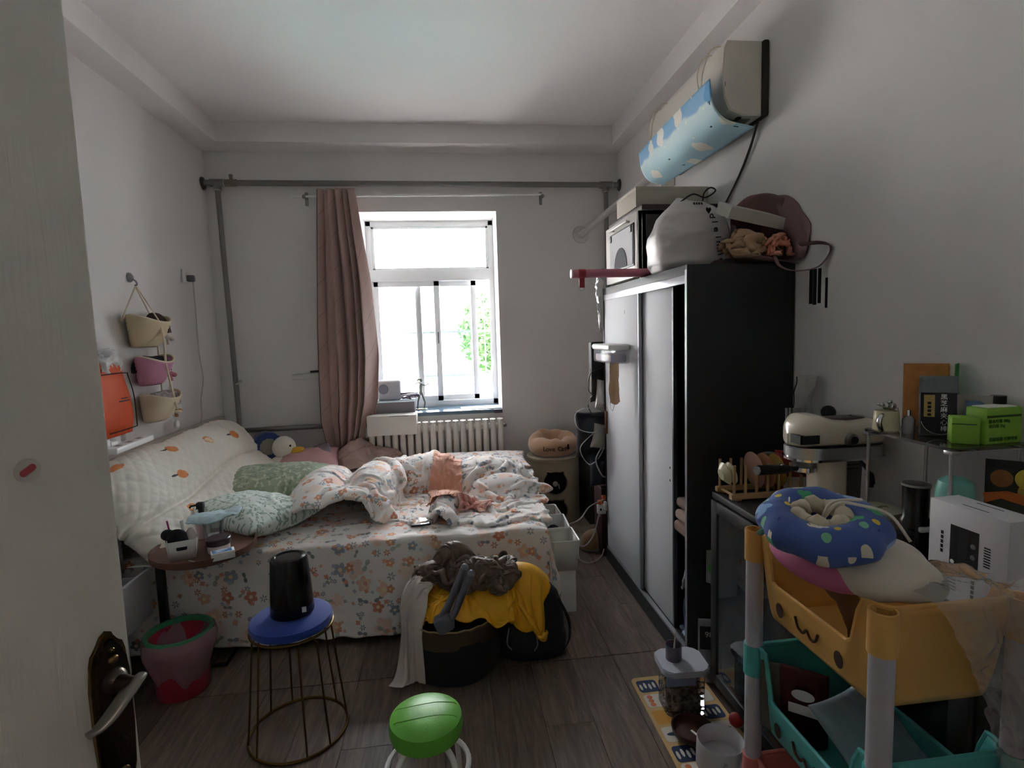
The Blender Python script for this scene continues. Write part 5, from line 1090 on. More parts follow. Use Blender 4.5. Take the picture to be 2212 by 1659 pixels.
tdk = thing('grey_tall_cabinet', 'tall dark grey cabinet in the far right corner behind the cat tree', 'cabinet', (1.2, 4.18, 0)); B().box(-.17, .12, -.2, .2, .0, .58, .01).build('body', mat('dark_grey_paint', '#3b3a38', .6), tdk); B().box(-.173, -.17, -.19, .19, .03, .3).build('door', mat('darker_grey_paint', '#2c2b2a', .6), tdk)
# ------------------------------------------------------------------ cat tree
CT = mat('cream_plush', '#b0a083', .95, bump=.5, bscale=160, sheen=.5); CTB = mat('tan_plush', '#c49a78', .95, bump=.5, bscale=120, sheen=.6)
ctr = thing('cat_tree', 'cream plush cat barrel with cat-shaped openings in the corner', 'cat tree', (.80, 4.22, 0))
B().lathe([(0, 0), (.195, 0), (.203, .015), (.203, .50), (.197, .52), (0, .522)], 48).build('barrel', CT, ctr); B().lathe([(.197, .495), (.211, .502), (.211, .516), (.197, .522)], 48, ring=True).build('top_rim', CT, ctr)
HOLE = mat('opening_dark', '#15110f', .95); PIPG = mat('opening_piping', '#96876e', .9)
def cat_hole(z, r):
    pts = [(r*math.cos(a), r*.98*math.sin(a)) for a in np.linspace(0, 2*PI, 40, endpoint=False)]
    out_ = []
    for (x, y) in pts:
        a = math.atan2(y, x); e = max(0, 1-abs(abs(a-PI/2)-.62)/.2); out_.append((x*(1+.22*e), y*(1+.24*e)))
    nx, ny = -.12, -.99
    def wrapp(x, y, o): 
        ang = x/.203+math.atan2(ny, nx); R = .203+o; return (R*math.cos(ang), R*math.sin(ang), z+y)
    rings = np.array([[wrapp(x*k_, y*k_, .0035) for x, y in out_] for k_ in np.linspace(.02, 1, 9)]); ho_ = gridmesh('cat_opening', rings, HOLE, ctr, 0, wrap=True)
    B().tube([wrapp(x*1.06, y*1.06, .004) for x, y in out_], .006, 6, closed=True).build('piping', PIPG, ho_)
cat_hole(.335, .088); cat_hole(.115, .088)
B().ball((-.03, -.222, .335), .020, 12).tube([(-.005, -.222, .33), (.002, -.222, .295)], [.006, .004], 6).build('dangling_toy', mat('toy_grey', '#a59c96', .9), ctr)
cbd = thing('cat_bed', 'tan plush cat bed with lettering on top of the cat barrel', 'cat bed', (.80, 4.22, .524))
u = np.linspace(0, 2*PI, 60, endpoint=False)[None, :]*np.ones((30, 1)); v = np.linspace(0, 2*PI, 30, endpoint=False)[:, None]*np.ones((1, 60))
R_ = .132; r_ = .068+.004*np.sin(u*3+1)
hh_ = np.where(np.sin(v) > 0, 1.0+.28*np.sin(u)+.10*np.sin(3*u+1)+.06*np.sin(7*u), 1.0)
G = np.stack([(R_+r_*np.cos(v))*np.cos(u), (R_+r_*np.cos(v))*np.sin(u), .075+.078*hh_*np.sin(v)], -1); G = np.concatenate([G, G[:1]], 0)
G = G+((fbm(G*18, 3, 2)-.5)*.012)[..., None]
gridmesh('rim_cushion', G, CTB, cbd, 0, wrap=True)
B().lathe([(0, .004), (.15, .0), (.15, .05), (0, .06)], 32).build('base_cushion', CTB, cbd)
for i, ch in enumerate('Love Cat'):
    a = -PI/2-.10+(i-3.5)*.115
    if ch != ' ': text('lettering', ch, .05, mat('brown_thread', '#3a2a22', .8), frame((.206*math.cos(a), .206*math.sin(a), .075), (-math.sin(a), math.cos(a), 0), (math.cos(a), math.sin(a), 0)), cbd, ext=.002)
a = -PI/2-.10+4.5*.115; B().ball((.204*math.cos(a), .204*math.sin(a), .078), (.012, .008, .016), 10).ball((.204*math.cos(a)+.002, .204*math.sin(a), .098), (.008, .006, .01), 10).build('cat_emblem', mat('brown_thread'), cbd)
# ------------------------------------------------------------------ corner floor mat, bins, cables, slipper
B().box(.56, 1.44, 3.60, 4.48, 0, .003).build('vinyl_floor_mat', mat('mottled_vinyl', '#8f8170', .6, col2='#b3a595', vscale=9), label='mottled vinyl mat on the floor in the far right corner', cat='mat')
rk = thing('narrow_trolley_frame', 'narrow white stand on the floor at the right side of the bed', 'stand', (.565, 3.0, 0))
for y in (-.26, .0, .26): B().box(-.05, .06, y-.012, y+.012, .0, .235, .004).build('upright', WHITE, rk)
B().box(-.05, .06, -.27, .27, .225, .24, .004).build('shelf', WHITE, rk)
def obin(loc, w, d, h, label, rx=0, m=OFFW):
    t = thing('white_storage_bin', label, 'storage bin', loc, rot=(rx, 0, 0), group='storage bins beside the bed')
    b = B(); tray(b, w, d, h, .8); o = b.build('shell', m, t); md = o.modifiers.new('thickness', 'SOLIDIFY'); md.thickness = .004
    B().tube([(x, y, h) for x, y in rrect(w, d, .012)], .005, 6, closed=True).build('rim', m, t); return t
bn1 = obin((.565, 2.79, .24), .15, .20, .165, 'cream open storage bin nearest the yellow raincoat'); obin((.56, 3.00, .245), .15, .19, .165, 'white storage bin with dark cloth in the middle of the row', .1, WHITE); obin((.555, 3.21, .24), .15, .19, .165, 'farthest white storage bin beside the bed')
drape('navy_cloth', mat('navy_cotton', '#1e2230', .9), (.2, .22), (.56, 2.99, .38), (.11, .14), (24, 26), 0, planes=(.31,), ells=[((.56, 2.99, .28), (.055, .08, .10))], seed=61, steps=14, noise=.03, label='navy cloth stuffed in the middle storage bin', cat='cloth')
B().tube(spline([(.525, 2.74, .262), (.565, 2.72, .27), (.60, 2.75, .275), (.585, 2.82, .27), (.535, 2.80, .268)], 30), .008, 6).build('beige_rope', mat('beige_cord', '#b09c88', .8), label='beige cord coiled in the nearest storage bin', cat='cord')
pwr = thing('multi_socket', 'white multi socket hanging at the far wardrobe corner', 'socket', (.955, 3.375, .30)); B().box(-.03, .03, -.02, .02, 0, .06, .006).build('housing', WHITE, pwr)
for x in (-.012, .012): B().box(x-.006, x+.006, -.0215, -.02, .025, .04).build('outlet', INK, pwr)
B().box(.005, .022, -.05, -.02, .03, .09, .004).build('plug', WHITE, pwr)
op = thing('orange_plugs', 'two orange plugs above the white multi socket', 'plugs', (.955, 3.375, .365)); ORP = mat('orange_plastic', '#d85a24', .5); B().box(-.03, .0, -.02, .01, .0, .025, .005).build('plug', ORP, op); B().box(.0, .03, -.02, .01, .028, .055, .005).build('plug', ORP, op)
wc = mat('white_cable_long', '#b5afa9', .5)
B().tube(spline([(.97, 3.36, .40), (.86, 3.32, .37), (.78, 3.25, .32), (.70, 3.2, .31), (.65, 3.15, .33)], 40), .004, 6).build('white_cable', wc, label='white cable from the orange plugs to the bed', cat='cable')
B().tube(spline([(.935, 3.36, .31), (.90, 3.33, .22), (.86, 3.30, .16), (.78, 3.2, .16), (.70, 3.12, .24)], 40), .0042, 6).build('white_cable', wc, label='white cable sagging from the multi socket toward the bed', cat='cable')
B().tube(spline([(.74, 3.66, .012), (.82, 3.55, .006), (.80, 3.36, .005), (.86, 3.30, .005), (.96, 3.38, .03), (1.0, 3.5, .16), (.955, 3.42, .27)], 50), .0038, 6).build('white_cable', wc, label='white cable looping over the floor and the fuzzy slipper', cat='cable')
sl = thing('fuzzy_slipper', 'beige fuzzy slipper lying on the floor by the wardrobe', 'slipper', (.985, 3.56, 0), .3)
FUZ = mat('beige_fleece', '#a98863', .98, bump=.8, bscale=90, sheen=.6)
nu, nv = 30, 20
u = np.linspace(0, PI, nu)[:, None]*np.ones((1, nv)); v = np.ones((nu, 1))*np.linspace(0, PI, nv)[None, :]
G = np.stack([-.14*np.cos(u), .075*np.cos(v)*np.sin(u)**.6, .02+.11*np.sin(v)*np.sin(u)**.6*(1+.2*np.cos(u))], -1); G = G+((fbm(G*22, 4, 3)-.5)*.018)[..., None]
gridmesh('upper', G, FUZ, sl); B().prism([(.145*math.cos(a), .08*math.sin(a)) for a in np.linspace(0, 2*PI, 28, endpoint=False)], 0, .024, None, .006).build('sole', mat('pale_sole', '#a8a3a0', .8), sl)
# ------------------------------------------------------------------ black cabinet with glass doors
cz = .84; kx0, kx1, ky0, ky1 = 1.035, 1.446, .92, 2.02
kb = thing('black_cabinet', 'black sideboard with glass doors against the right wall', 'cabinet', (kx0, ky0, 0))
KL, KD = ky1-ky0, kx1-kx0
B().box(-.008, KD, -.004, KL+.004, cz-.025, cz, .003).build('top', DARKW, kb)
for (a, b_) in ((0, .018), (KL-.018, KL)): B().box(0, KD, a, b_, .04, cz-.025).build('side_panel', DARKW, kb)
B().box(.01, KD, .018, KL-.018, .04, .06).build('bottom', DARKW, kb); B().box(KD-.008, KD, .018, KL-.018, .06, cz-.025).build('back', DARKW, kb); B().box(.03, KD, .02, KL-.02, 0, .04).build('plinth', DARKW, kb)
for z in (.30, .56): B().box(.03, KD-.01, .018, KL-.018, z, z+.012).build('shelf', mat('grey_shelf', '#8d9096', .4), kb)
for i in range(2):
    a, b_ = (.004, KL/2-.002) if i == 0 else (KL/2+.002, KL-.004)
    f_ = B(); f_.box(-.016, .0, a, a+.045, .05, cz-.03, .002); f_.box(-.016, 0, b_-.045, b_, .05, cz-.03, .002); f_.box(-.016, 0, a+.045, b_-.045, .05, .095, .002); f_.box(-.016, 0, a+.045, b_-.045, cz-.075, cz-.03, .002)
    dr_ = f_.build('glass_door', DARKW, kb); B().box(-.01, -.006, a+.04, b_-.04, .09, cz-.07).build('pane', film('cabinet_glass', '#8d97a0', .12, .35, .03), dr_)
rd = random.Random(3)
kit = ['#b9b4b0', '#7f9bb5', '#a84a4e', '#d3cbbf', '#5f8a6a', '#c9a46a', '#8a7aa0']
for z, sh_ in ((.312, 'lower'), (.572, 'upper'), (.06, 'bottom')):
    y = ky0+.5
    for i in range(4):
        w_ = rd.uniform(.06, .10); h_ = rd.uniform(.09, .17)
        pos = ['first', 'second', 'third', 'fourth'][i]
        cnm = ['pale', 'blue', 'red', 'cream', 'green', 'ochre', 'violet']; ci = rd.randrange(7)
        b = B().box(0, .1, 0, w_, 0, h_, .004); b.build('food_packet', mat('packet_%d' % ci, kit[ci], .6), loc=(kx0+.09, y, z), label='%s packet, %s from the near end on the %s shelf behind the cabinet glass' % (cnm[ci], pos, sh_), cat='packet', group='packets inside the black cabinet')
        y += w_+rd.uniform(.015, .04)
# ------------------------------------------------------------------ dish rack and plates
PINE = mat('pine_dowel', '#b8956c', .6, var=.1, vscale=20)
rkk = thing('wooden_dish_rack', 'pale wooden dowel dish rack on the black cabinet', 'dish rack', (1.035, 1.895, cz))
for y in (0, .11): B().box(0, .30, y-.011, y+.011, .004, .024, .003).build('rail', PINE, rkk)
for x in (.02, .28): B().cyl((x, 0, .014), (x, .11, .014), .005, 8).build('crossbar', PINE, rkk)
for i in range(7):
    for y in (0, .11): B().cyl((.015+i*.045, y, .02), (.015+i*.045, y-.002, .135), .0055, 8).build('dowel', PINE, rkk)
for y in (0, .11):
    for x in (.03, .27): B().box(x-.01, x+.01, y-.01, y+.01, 0, .004).build('foot', PINE, rkk)
def plate(x, r, m, label, tilt=.12, depth=.014, cy=1.952):
    t = B().lathe([(0, 0), (r*.62, 0), (r, depth), (r, depth+.003), (r*.6, .004), (0, .004)], 40).build('plate', m, loc=(x, cy, cz+.026+r), rot=(0, PI/2-tilt, 0), label=label, cat='plate', group='dishes in the wooden rack'); return t
plate(1.147, .07, mat('pink_glaze', '#c09380', .4), 'largest pale pink plate in the wooden dish rack'); plate(1.195, .066, mat('terracotta_glaze', '#b9805c', .4), 'terracotta plate behind the pink plate in the rack'); plate(1.24, .064, mat('ochre_glaze', '#c09a4e', .4), 'ochre plate at the right of the dish rack')
for i, (x, lab) in enumerate(((1.028, 'front small cream green-print dish at the left end of the rack'), (1.052, 'second small cream dish behind the first at the rack end'))):
    t = B().lathe([(0, 0), (.022, 0), (.043, .018), (.043, .021), (.021, .004), (0, .004)], 32).build('small_dish', mat('cream_glaze', '#cfc6a6', .35, col2='#c3c8a4', vscale=30), loc=(x, 1.955, cz+.085), rot=(0, PI/2-.25, 0), label=lab, cat='dish', group='small dishes at the rack end')
B().lathe([(0, 0), (.075, 0), (.08, .006), (0, .008)], 40).build('grey_round_board', mat('warm_grey_board', '#76706a', .6), loc=(1.27, 2.005, cz+.085), rot=(0, PI/2-.5, .9), label='grey round board standing behind the dish rack', cat='board')
rb = thing('red_snack_bag', 'red and white snack bag behind the dish rack', 'bag', (1.325, 1.94, cz), -.3)
pillow('pouch', .15, .17, .06, mat('red_foil', '#7d1f22', .4), rb, M=RT((0, 0, .085), (PI/2, 0, 0)), seed=14); B().box(-.05, .05, -.034, -.028, .02, .07, .003).build('white_panel', INKW, rb)
# translucent bag and roll behind the machine
cl = thing('clear_plastic_bag', 'translucent plastic bag of straws behind the coffee machine', 'bag', (1.36, 1.97, cz))
FIL = film('milky_film', '#b9b4b2', .42, .4, .2)
nu, nv = 40, 30
u = np.linspace(0, 2*PI, nu, endpoint=False)[None, :]*np.ones((nv, 1)); v = np.linspace(0, 1, nv)[:, None]*np.ones((1, nu))
rr = np.interp(v, [0, .5, .62, 1], [.06, .055, .03, .036]); G = np.stack([rr*np.cos(u)*1.1-.03*(1-v)+.03*v, rr*np.sin(u)*.6, .45*v+.002], -1); G = G+((ridge(G*14, 5, 3)-.35)*.02)[..., None]*np.stack([np.cos(u), np.sin(u), 0*u], -1)
gridmesh('bag', G, FIL, cl, 0, wrap=True)
for i in range(5): B().tube([(-.05+i*.014, -.01+.004*(i % 2), .005), (-.055+i*.015, .0, .33)], .005, 6).build('straw', mat('straw_white', '#a8a2a0', .5), cl)
dkn = thing('black_tamper', 'black rounded tamper knob behind the coffee machine', 'tamper', (1.40, 1.86, cz)); B().cyl((0, 0, 0), (0, 0, .30), .02, 16).build('stem', STEEL, dkn); B().ball((0, 0, .325), (.026, .026, .026), 16).build('knob', BLACK, dkn)
# ------------------------------------------------------------------ espresso machine
MC = mat('cream_enamel', '#d8cfbd', .25, coat=.4)
em = thing('coffee_machine', 'cream mixer-shaped coffee machine with a steel band on the cabinet', 'coffee machine', (1.10, 1.65, cz))
nu, nv = 40, 36
t = np.linspace(0, 1, nu)[:, None]*np.ones((1, nv)); a = np.ones((nu, 1))*np.linspace(0, 2*PI, nv, endpoint=False)[None, :]
top = np.interp(t, [0, .03, .12, .25, .4, .6, .8, .95, 1], [.30, .335, .362, .362, .345, .338, .345, .335, .30]); low = np.interp(t, [0, .1, 1], [.262, .256, .256]); hw = .072*np.sqrt(np.clip(1-np.abs(2*t-1)**6, 0, 1))+.002
zc = (top+low)/2; hh = (top-low)/2
G = np.stack([.0+.325*t, hw*np.sign(np.cos(a))*np.abs(np.cos(a))**.6, zc+hh*np.sign(np.sin(a))*np.abs(np.sin(a))**.6], -1)
gridmesh('head', G, MC, em, 0, wrap=True)
B().prism([(x*.99+.1625, y) for x, y in rrect(.325, .148, .07, 8)], .222, .258, None, .004).build('steel_band', STEEL, em); B().prism([(x*1.01+.1625, y) for x, y in rrect(.33, .154, .072, 8)], .214, .222).build('band_rim', CHROME, em)
B().box(.004, .06, -.0745, -.07, .275, .303, .0015).box(-.004, .01, -.07, -.02, .275, .303, .0).build('badge', BLACK, em)
kn = B().lathe([(0, 0), (.02, 0), (.019, .018), (.012, .02), (0, .02)], 24, RT((.165, -.071, .285), (PI/2, 0, 0))).build('knob', STEEL, em); B().lathe([(0, .02), (.012, .02), (.012, .024), (0, .024)], 20, RT((.165, -.071, .285), (PI/2, 0, 0))).build('knob_cap', BLACK, kn)
B().box(.13, .25, -.03, .03, .338, .346, .002).build('cup_tray', mat('tray_brown', '#5d4f48', .5), em); B().lathe([(.02, 0), (.028, 0), (.028, .006), (.02, .006)], 24, RT((.25, 0, .34)), ring=True).build('lid_ring', CHROME, em)
B().lathe([(0, .18), (.03, .18), (.036, .195), (.042, .214), (0, .215)], 28, RT((.06, 0, 0))).build('group_head', STEEL, em)
pf = B().lathe([(0, .162), (.02, .162), (.038, .172), (.038, .186), (0, .188)], 28, RT((.06, 0, 0))).build('portafilter', CHROME, em); B().tube([(.03, -.01, .182), (.0, -.015, .184)], .008, 10).tube([(.0, -.015, .184), (-.02, -.018, .185), (-.118, -.03, .19), (-.124, -.03, .19)], [.010, .0155, .0165, .012], 16).build('handle', BLACK, pf); B().cyl((-.123, -.03, .19), (-.128, -.031, .19), .0145, 16).build('end_cap', CHROME, pf)
B().prism([(x+.14, y) for x, y in rrect(.10, .115, .04, 6)], .02, .215, None, .004).build('column', MC, em); B().prism([(x+.11, y) for x, y in rrect(.27, .17, .05, 6)], 0, .022, None, .005).build('base', MC, em); B().box(-.01, .085, -.06, .06, .022, .026).build('drip_grid', STEEL, em)
B().tube(spline([(.2, -.07, .215), (.215, -.085, .19), (.225, -.09, .16), (.228, -.09, .13)], 16), [.006]*8+[.012]*6+[.008]*2, 10).build('steam_wand', BLACK, em)
wl = thing('printed_leaflet', 'white printed leaflet propped behind the coffee machine', 'leaflet', (1.385, 1.72, cz), rot=(0, .05, .2)); B().box(-.045, .045, -.001, .001, 0, .235).build('paper', mat('leaflet_paper', '#8f8b87', .8), wl)
for i in range(5): B().box(-.035, .03-.006*(i % 3), -.0016, -.001, .20-i*.014, .204-i*.014).build('print', mat('leaflet_ink', '#4a4745', .8), wl)
tn = thing('round_cake_tin', 'round cream tin with a lettered lid in front of the coffee machine', 'tin', (1.245, 1.44, cz)); B().lathe([(0, 0), (.062, 0), (.062, .09), (0, .09)], 36).build('body', mat('tin_cream', '#b9b09a', .4), tn); B().lathe([(.0, .09), (.066, .09), (.068, .094), (.066, .106), (.055, .109), (0, .109)], 40).build('lid', mat('tin_lid', '#c4bca6', .35), tn)
text('lettering', 'Charly', .026, mat('olive_ink', '#5f5a45', .6), RT((0, -.005, .1093), (0, 0, .1)), tn); B().ball((-.066, -.02, .085), (.006, .006, .008), 8).build('clasp', CHROME, tn)
# ------------------------------------------------------------------ glass riser and things on it
rz_ = 1.18
rs = thing('glass_riser_shelf', 'smoked glass riser shelf on metal legs over the cabinet', 'shelf', (1.223, 1.18, cz))
B().prism([(x+.112, y+.15) for x, y in rrect(.224, .30, .02)], rz_-cz-.008, rz_-cz, None, .001).build('glass_top', film('smoked_glass', '#6f6a68', .35, .4, .05), rs)
for x in (.012, .205):
    for y in (.015, .285): B().cyl((x, y, 0), (x, y, rz_-cz-.008), .005, 10).box(x-.012, x+.012, y-.012, y+.012, rz_-cz-.018, rz_-cz-.008, .002).build('leg', STEEL, rs)
mg = thing('silver_handle_mug', 'cream mug with a silver heart handle on the glass riser', 'mug', (1.255, 1.425, rz_)); B().lathe([(0, 0), (.03, 0), (.034, .005), (.031, .06), (.028, .06), (.028, .008), (0, .008)], 30).build('body', mat('mug_cream', '#cfc6a4', .25), mg)
B().tube(spline([(-.03, -.02, .05), (-.045, -.03, .045), (-.05, -.033, .03), (-.04, -.028, .012), (-.028, -.018, .008)], 20), .007, 10).build('handle', CHROME, mg)
br = B(); br.ball((0, 0, .073), (.012, .01, .012), 12).ball((.018, .002, .07), (.013, .011, .012), 12).ball((-.018, -.002, .078), (.008, .007, .007), 10).ball((-.028, -.002, .08), (.005, .005, .005), 8).ball((.004, -.008, .086), (.007, .006, .006), 8).ball((.024, -.006, .062), (.008, .008, .007), 8).build('bear_topper', CHROME, mg)
vb = thing('clear_spray_bottle', 'small clear bottle standing beside the silver handle mug', 'bottle', (1.285, 1.38, rz_)); B().lathe([(0, 0), (.016, 0), (.016, .04), (.008, .05), (0, .05)], 20).build('bottle', film('bottle_clear', '#d8d8dc', .35, .4, .05), vb); B().cyl((0, 0, .05), (0, 0, .066), .006, 12).build('cap', CHROME, vb)
def pouchbag(name, label, cat, loc, w, h, d, m, rz, rx=0.0, seed=1):
    t = thing(name, label, cat, loc, rot=(rx, 0, rz))
    nu, nv = 26, 26
    U, V = np.meshgrid(np.linspace(-1, 1, nu), np.linspace(0, 1, nv), indexing='ij')
    th = d/2*(1-np.abs(U)**3)*np.interp(V, [0, .06, .5, .85, 1], [.9, 1, .85, .3, .06]); wr_ = (ridge(np.stack([U*3, V*5, 0*U+seed], -1), seed, 2)-.4)*.006
    for s in (-1, 1): gridmesh('pouch_face', np.stack([U*w/2, s*(th+wr_*.5)-(.0005*s), V*h], -1), m, t, .0008, flip=s > 0)
    return t
ob2 = pouchbag('orange_snack_bag', 'tall orange brown snack bag at the back of the glass riser', 'bag', (1.395, 1.44, rz_), .11, .19, .03, mat('orange_kraft', '#a8662a', .55, col2='#c98a45', vscale=12), -.62, -.1, 4)
gt = thing('green_tag', 'green paper tag sticking up behind the snack bags', 'tag', (1.43, 1.38, rz_), .6); B().box(-.02, .022, -.001, .001, 0, .185).box(-.02, .022, -.0012, .0012, .15, .192).build('tag', mat('bright_green', '#2f8f3a', .6), gt)
ks = pouchbag('black_sesame_bag', 'black and gold snack bag with white Chinese writing on the riser', 'bag', (1.325, 1.325, rz_), .088, .165, .035, mat('bag_clear_grey', '#6d7376', .35), -.6, -.12, 5)
kb_ = B().box(-.043, .036, -.0195, -.019, .004, .118, .0).build('black_label', mat('label_black', '#191620', .45), ks, rot=(.0, 0, 0)); B().box(-.036, -.012, -.0202, -.0196, .052, .112).build('gold_strip', mat('label_gold', '#b39a5c', .45), kb_)
for i, ch in enumerate('黑芝麻夹心棒'): text('lettering', ch, .0165, INKW, frame((.008, -.0203, .106-i*.0172), (1, 0, 0), (0, -1, 0)), kb_)
for i in range(4): B().box(-.028, -.020, -.0207, -.0202, .086-i*.0105, .093-i*.0105).build('print_mark', INK, kb_)
B().tube([(.042*math.cos(a), -.0202, .045+.04*math.sin(a)) for a in np.linspace(PI*1.05, PI*1.95, 20)], .0006, 4).build('arc_line', INKW, kb_)
LM = mat('lime_card', '#86b53a', .55)
l1 = thing('small_lime_carton', 'shorter lime green carton at the front edge of the riser', 'carton', (1.272, 1.235, rz_), -.62); B().box(0, .058, 0, .05, 0, .068, .003).build('carton', LM, l1); B().box(.0, .05, -.0006, 0, .05, .0525).build('print', mat('dark_green_ink', '#2f5416', .6), l1)
l2 = thing('lime_carton', 'tall lime green carton with dark printed lines on the riser', 'carton', (1.332, 1.198, rz_), .06); B().box(0, .108, 0, .055, 0, .092, .003).build('carton', LM, l2); B().box(.012, .1, .008, .05, .0915, .094, .001).build('tissue', PAPERW, l2)
DGI = mat('dark_green_ink'); B().box(.0, .104, -.0006, 0, .068, .0735).build('print_band', DGI, l2)
text('lettering', '膳食纤维 700g', .0105, DGI, frame((.037, -.0008, .058), (1, 0, 0), (0, -1, 0)), l2); text('lettering', '蛋白棒 25g', .0105, DGI, frame((.03, -.0008, .046), (1, 0, 0), (0, -1, 0)), l2); text('lettering', '低脂饱腹 代餐零食', .0105, DGI, frame((.052, -.0008, .012), (1, 0, 0), (0, -1, 0)), l2)
wpp = thing('white_paper_card', 'white card standing behind the small lime carton', 'card', (1.375, 1.283, rz_), -.7); B().box(-.03, .05, -.001, .001, 0, .115, 0).build('card', mat('card_grey_white', '#a39c94', .8), wpp)
bl = thing('blue_pouch', 'slate blue pouch behind the tall lime carton', 'pouch', (1.385, 1.275, rz_)); pillow('body', .075, .10, .035, mat('slate_blue', '#5a7192', .7), bl, M=RT((0, 0, .055), (PI/2, 0, .1)), seed=15); B().tube([(.03, 0, .10), (.06, -.01, .098)], .002, 5).build('cord', INK, bl)
bb = thing('black_cap_bottle', 'clear bottle with a black cap at the right end of the riser', 'bottle', (1.425, 1.255, rz_)); B().lathe([(0, 0), (.02, 0), (.02, .08), (.012, .088), (0, .088)], 20).build('bottle', mat('amber_brown', '#6b4f3c', .3), bb); B().cyl((0, 0, .088), (0, 0, .115), .017, 16).build('cap', BLACK, bb)
# ------------------------------------------------------------------ things on the cabinet under the riser
bw = thing('white_scale_box', 'white carton with a dark device picture and barcode at the cabinet edge', 'box', (1.148, .972, cz), .04)
B().box(0, .078, 0, .182, 0, .232, .0015).build('carton', mat('box_white', '#c6c5ca', .6), bw)
pf_ = B().box(-.0006, 0, .062, .128, .085, .185).build('device_picture', mat('picture_black', '#191a1f', .4), bw)
B().box(-.0011, -.0006, .085, .108, .09, .182).build('dark_panel', mat('picture_grey', '#26272c', .4), pf_)
for z in (.10, .125, .15): B().ball((-.0008, .074, z), (.0006, .006, .006), 10).build('button', mat('button_grey', '#6d6e74', .4), pf_)
B().ball((-.0008, .121, .098), (.0006, .005, .005), 10).build('indicator', INKW, pf_)
for i in range(8): B().box(-.0007, 0, .036, .05, .115+i*.006, .1178+i*.006).build('barcode_line', INK, bw)
for i in range(5): B().box(-.0007, 0, .145, .151, .11+i*.011, .118+i*.011).build('print_mark', INK, bw); B().box(-.0007, 0, .068, .075, .02+i*.011, .028+i*.011).build('print_mark', INK, bw); B().box(-.0007, 0, .028, .033, .03+i*.012, .039+i*.012).build('print_mark', mat('grey_ink', '#84868c', .6), bw)
for i in range(4): B().box(-.0007, 0, .11, .16, .03+i*.008, .033+i*.008).build('print_line', mat('grey_ink', '#84868c', .6), bw)
for x in (.02, .058): B().box(x-.001, x+.001, .06, .12, .232, .2326).build('slot', INK, bw)
B().box(.03, .036, -.0006, 0, .06, .068).build('side_hole', INK, bw)
tum = thing('mint_tumbler', 'tumbler with a mint green domed lid under the riser', 'tumbler', (1.275, 1.22, cz)); B().lathe([(0, 0), (.033, 0), (.036, .01), (.039, .17), (0, .17)], 32).build('body', mat('dark_tumbler', '#3b4a4c', .3), tum); B().lathe([(.0, .17), (.041, .17), (.042, .18), (.041, .225), (.036, .245), (.022, .255), (0, .257)], 36).build('lid', mat('mint_plastic', '#76b8aa', .35), tum)
gr_ = thing('coffee_grinder', 'black coffee grinder beside the mint tumbler', 'grinder', (1.265, 1.325, cz)); B().lathe([(0, 0), (.034, 0), (.036, .005), (.036, .11), (.03, .12), (.032, .2), (.034, .21), (0, .213)], 32).build('body', mat('grinder_black', '#16171b', .25), gr_); B().lathe([(.033, .205), (.035, .205), (.035, .211), (.033, .211)], 32, ring=True).build('rim', STEEL, gr_); B().box(-.02, .018, -.042, -.03, .085, .1, .004).build('scoop', INKW, gr_)
sj = thing('glass_spice_jar', 'small glass jar with a dark lid in front of the grinder', 'jar', (1.20, 1.29, cz)); B().lathe([(0, 0), (.025, 0), (.026, .06), (.02, .068), (0, .068)], 24).build('jar', film('jar_glass', '#8d8f94', .3, .5, .04), sj); B().lathe([(0, .068), (.026, .068), (.026, .09), (0, .092)], 24).build('lid', mat('dark_lid', '#1d1a1c', .3), sj)
bs = thing('long_brush', 'long brush with black bristles lying under the glass riser', 'brush', (1.17, 1.54, cz+.02), rot=(0, -.02, -.12)); B().tube([(0, 0, 0), (.19, 0, 0)], [.008, .009], 10).build('handle', mat('brush_handle', '#6b625c', .5), bs); B().tube([(.18, 0, 0), (.2, 0, 0), (.25, 0, 0)], [.012, .02, .018], 12).build('bristles', BLACK, bs)
for i, (x, y, r, c_, lab) in enumerate(((1.17, 1.37, .3, '#8d8984', 'crumpled grey paper packet on the cabinet under the riser'), (1.24, 1.40, -.2, '#7a5f5c', 'flat dusky pink packet beside the grey packet'))):
    pq = thing('flat_packet', lab, 'packet', (x, y, cz+.11 if i > 5 else cz), r)
    pillow('packet', .11, .075, .016, mat('packet_flat_%d' % i, c_, .5), pq, M=RT((0, 0, .012)), seed=17+i)
pz = pouchbag('fruit_snack_bag', 'dark snack bag with orange fruit and yellow smiling slices at the right', 'bag', (1.385, 1.16, cz+.10), .12, .30, .04, mat('dark_olive_foil', '#2c2f1c', .45), -.75, -.1, 9)
pz.location.z = cz
for (x, z, r, c_, nm) in ((-.03, .165, .022, '#8c5a26', 'kiwi_print'), (.02, .168, .026, '#c7b33e', 'lemon_print'), (.03, .135, .03, '#b9a03a', 'mango_print')): B().lathe([(0, 0), (r, 0), (r, .001), (0, .001)], 24, RT((x, -.021, z+.09), (PI/2, 0, 0))).build(nm, mat(nm, c_, .5, var=.2, vscale=60), pz)
B().prism([(-.06, .10), (-.03, .115), (.06, .09), (.06, .12), (-.02, .135), (-.065, .125)], 0, .001, RT((0, -.0215, .09), (PI/2, 0, 0))).build('orange_swoosh', mat('print_orange', '#c2661e', .5), pz); B().box(-.06, .06, -.006, -.003, .28, .3).build('top_seal', BLACK, pz)
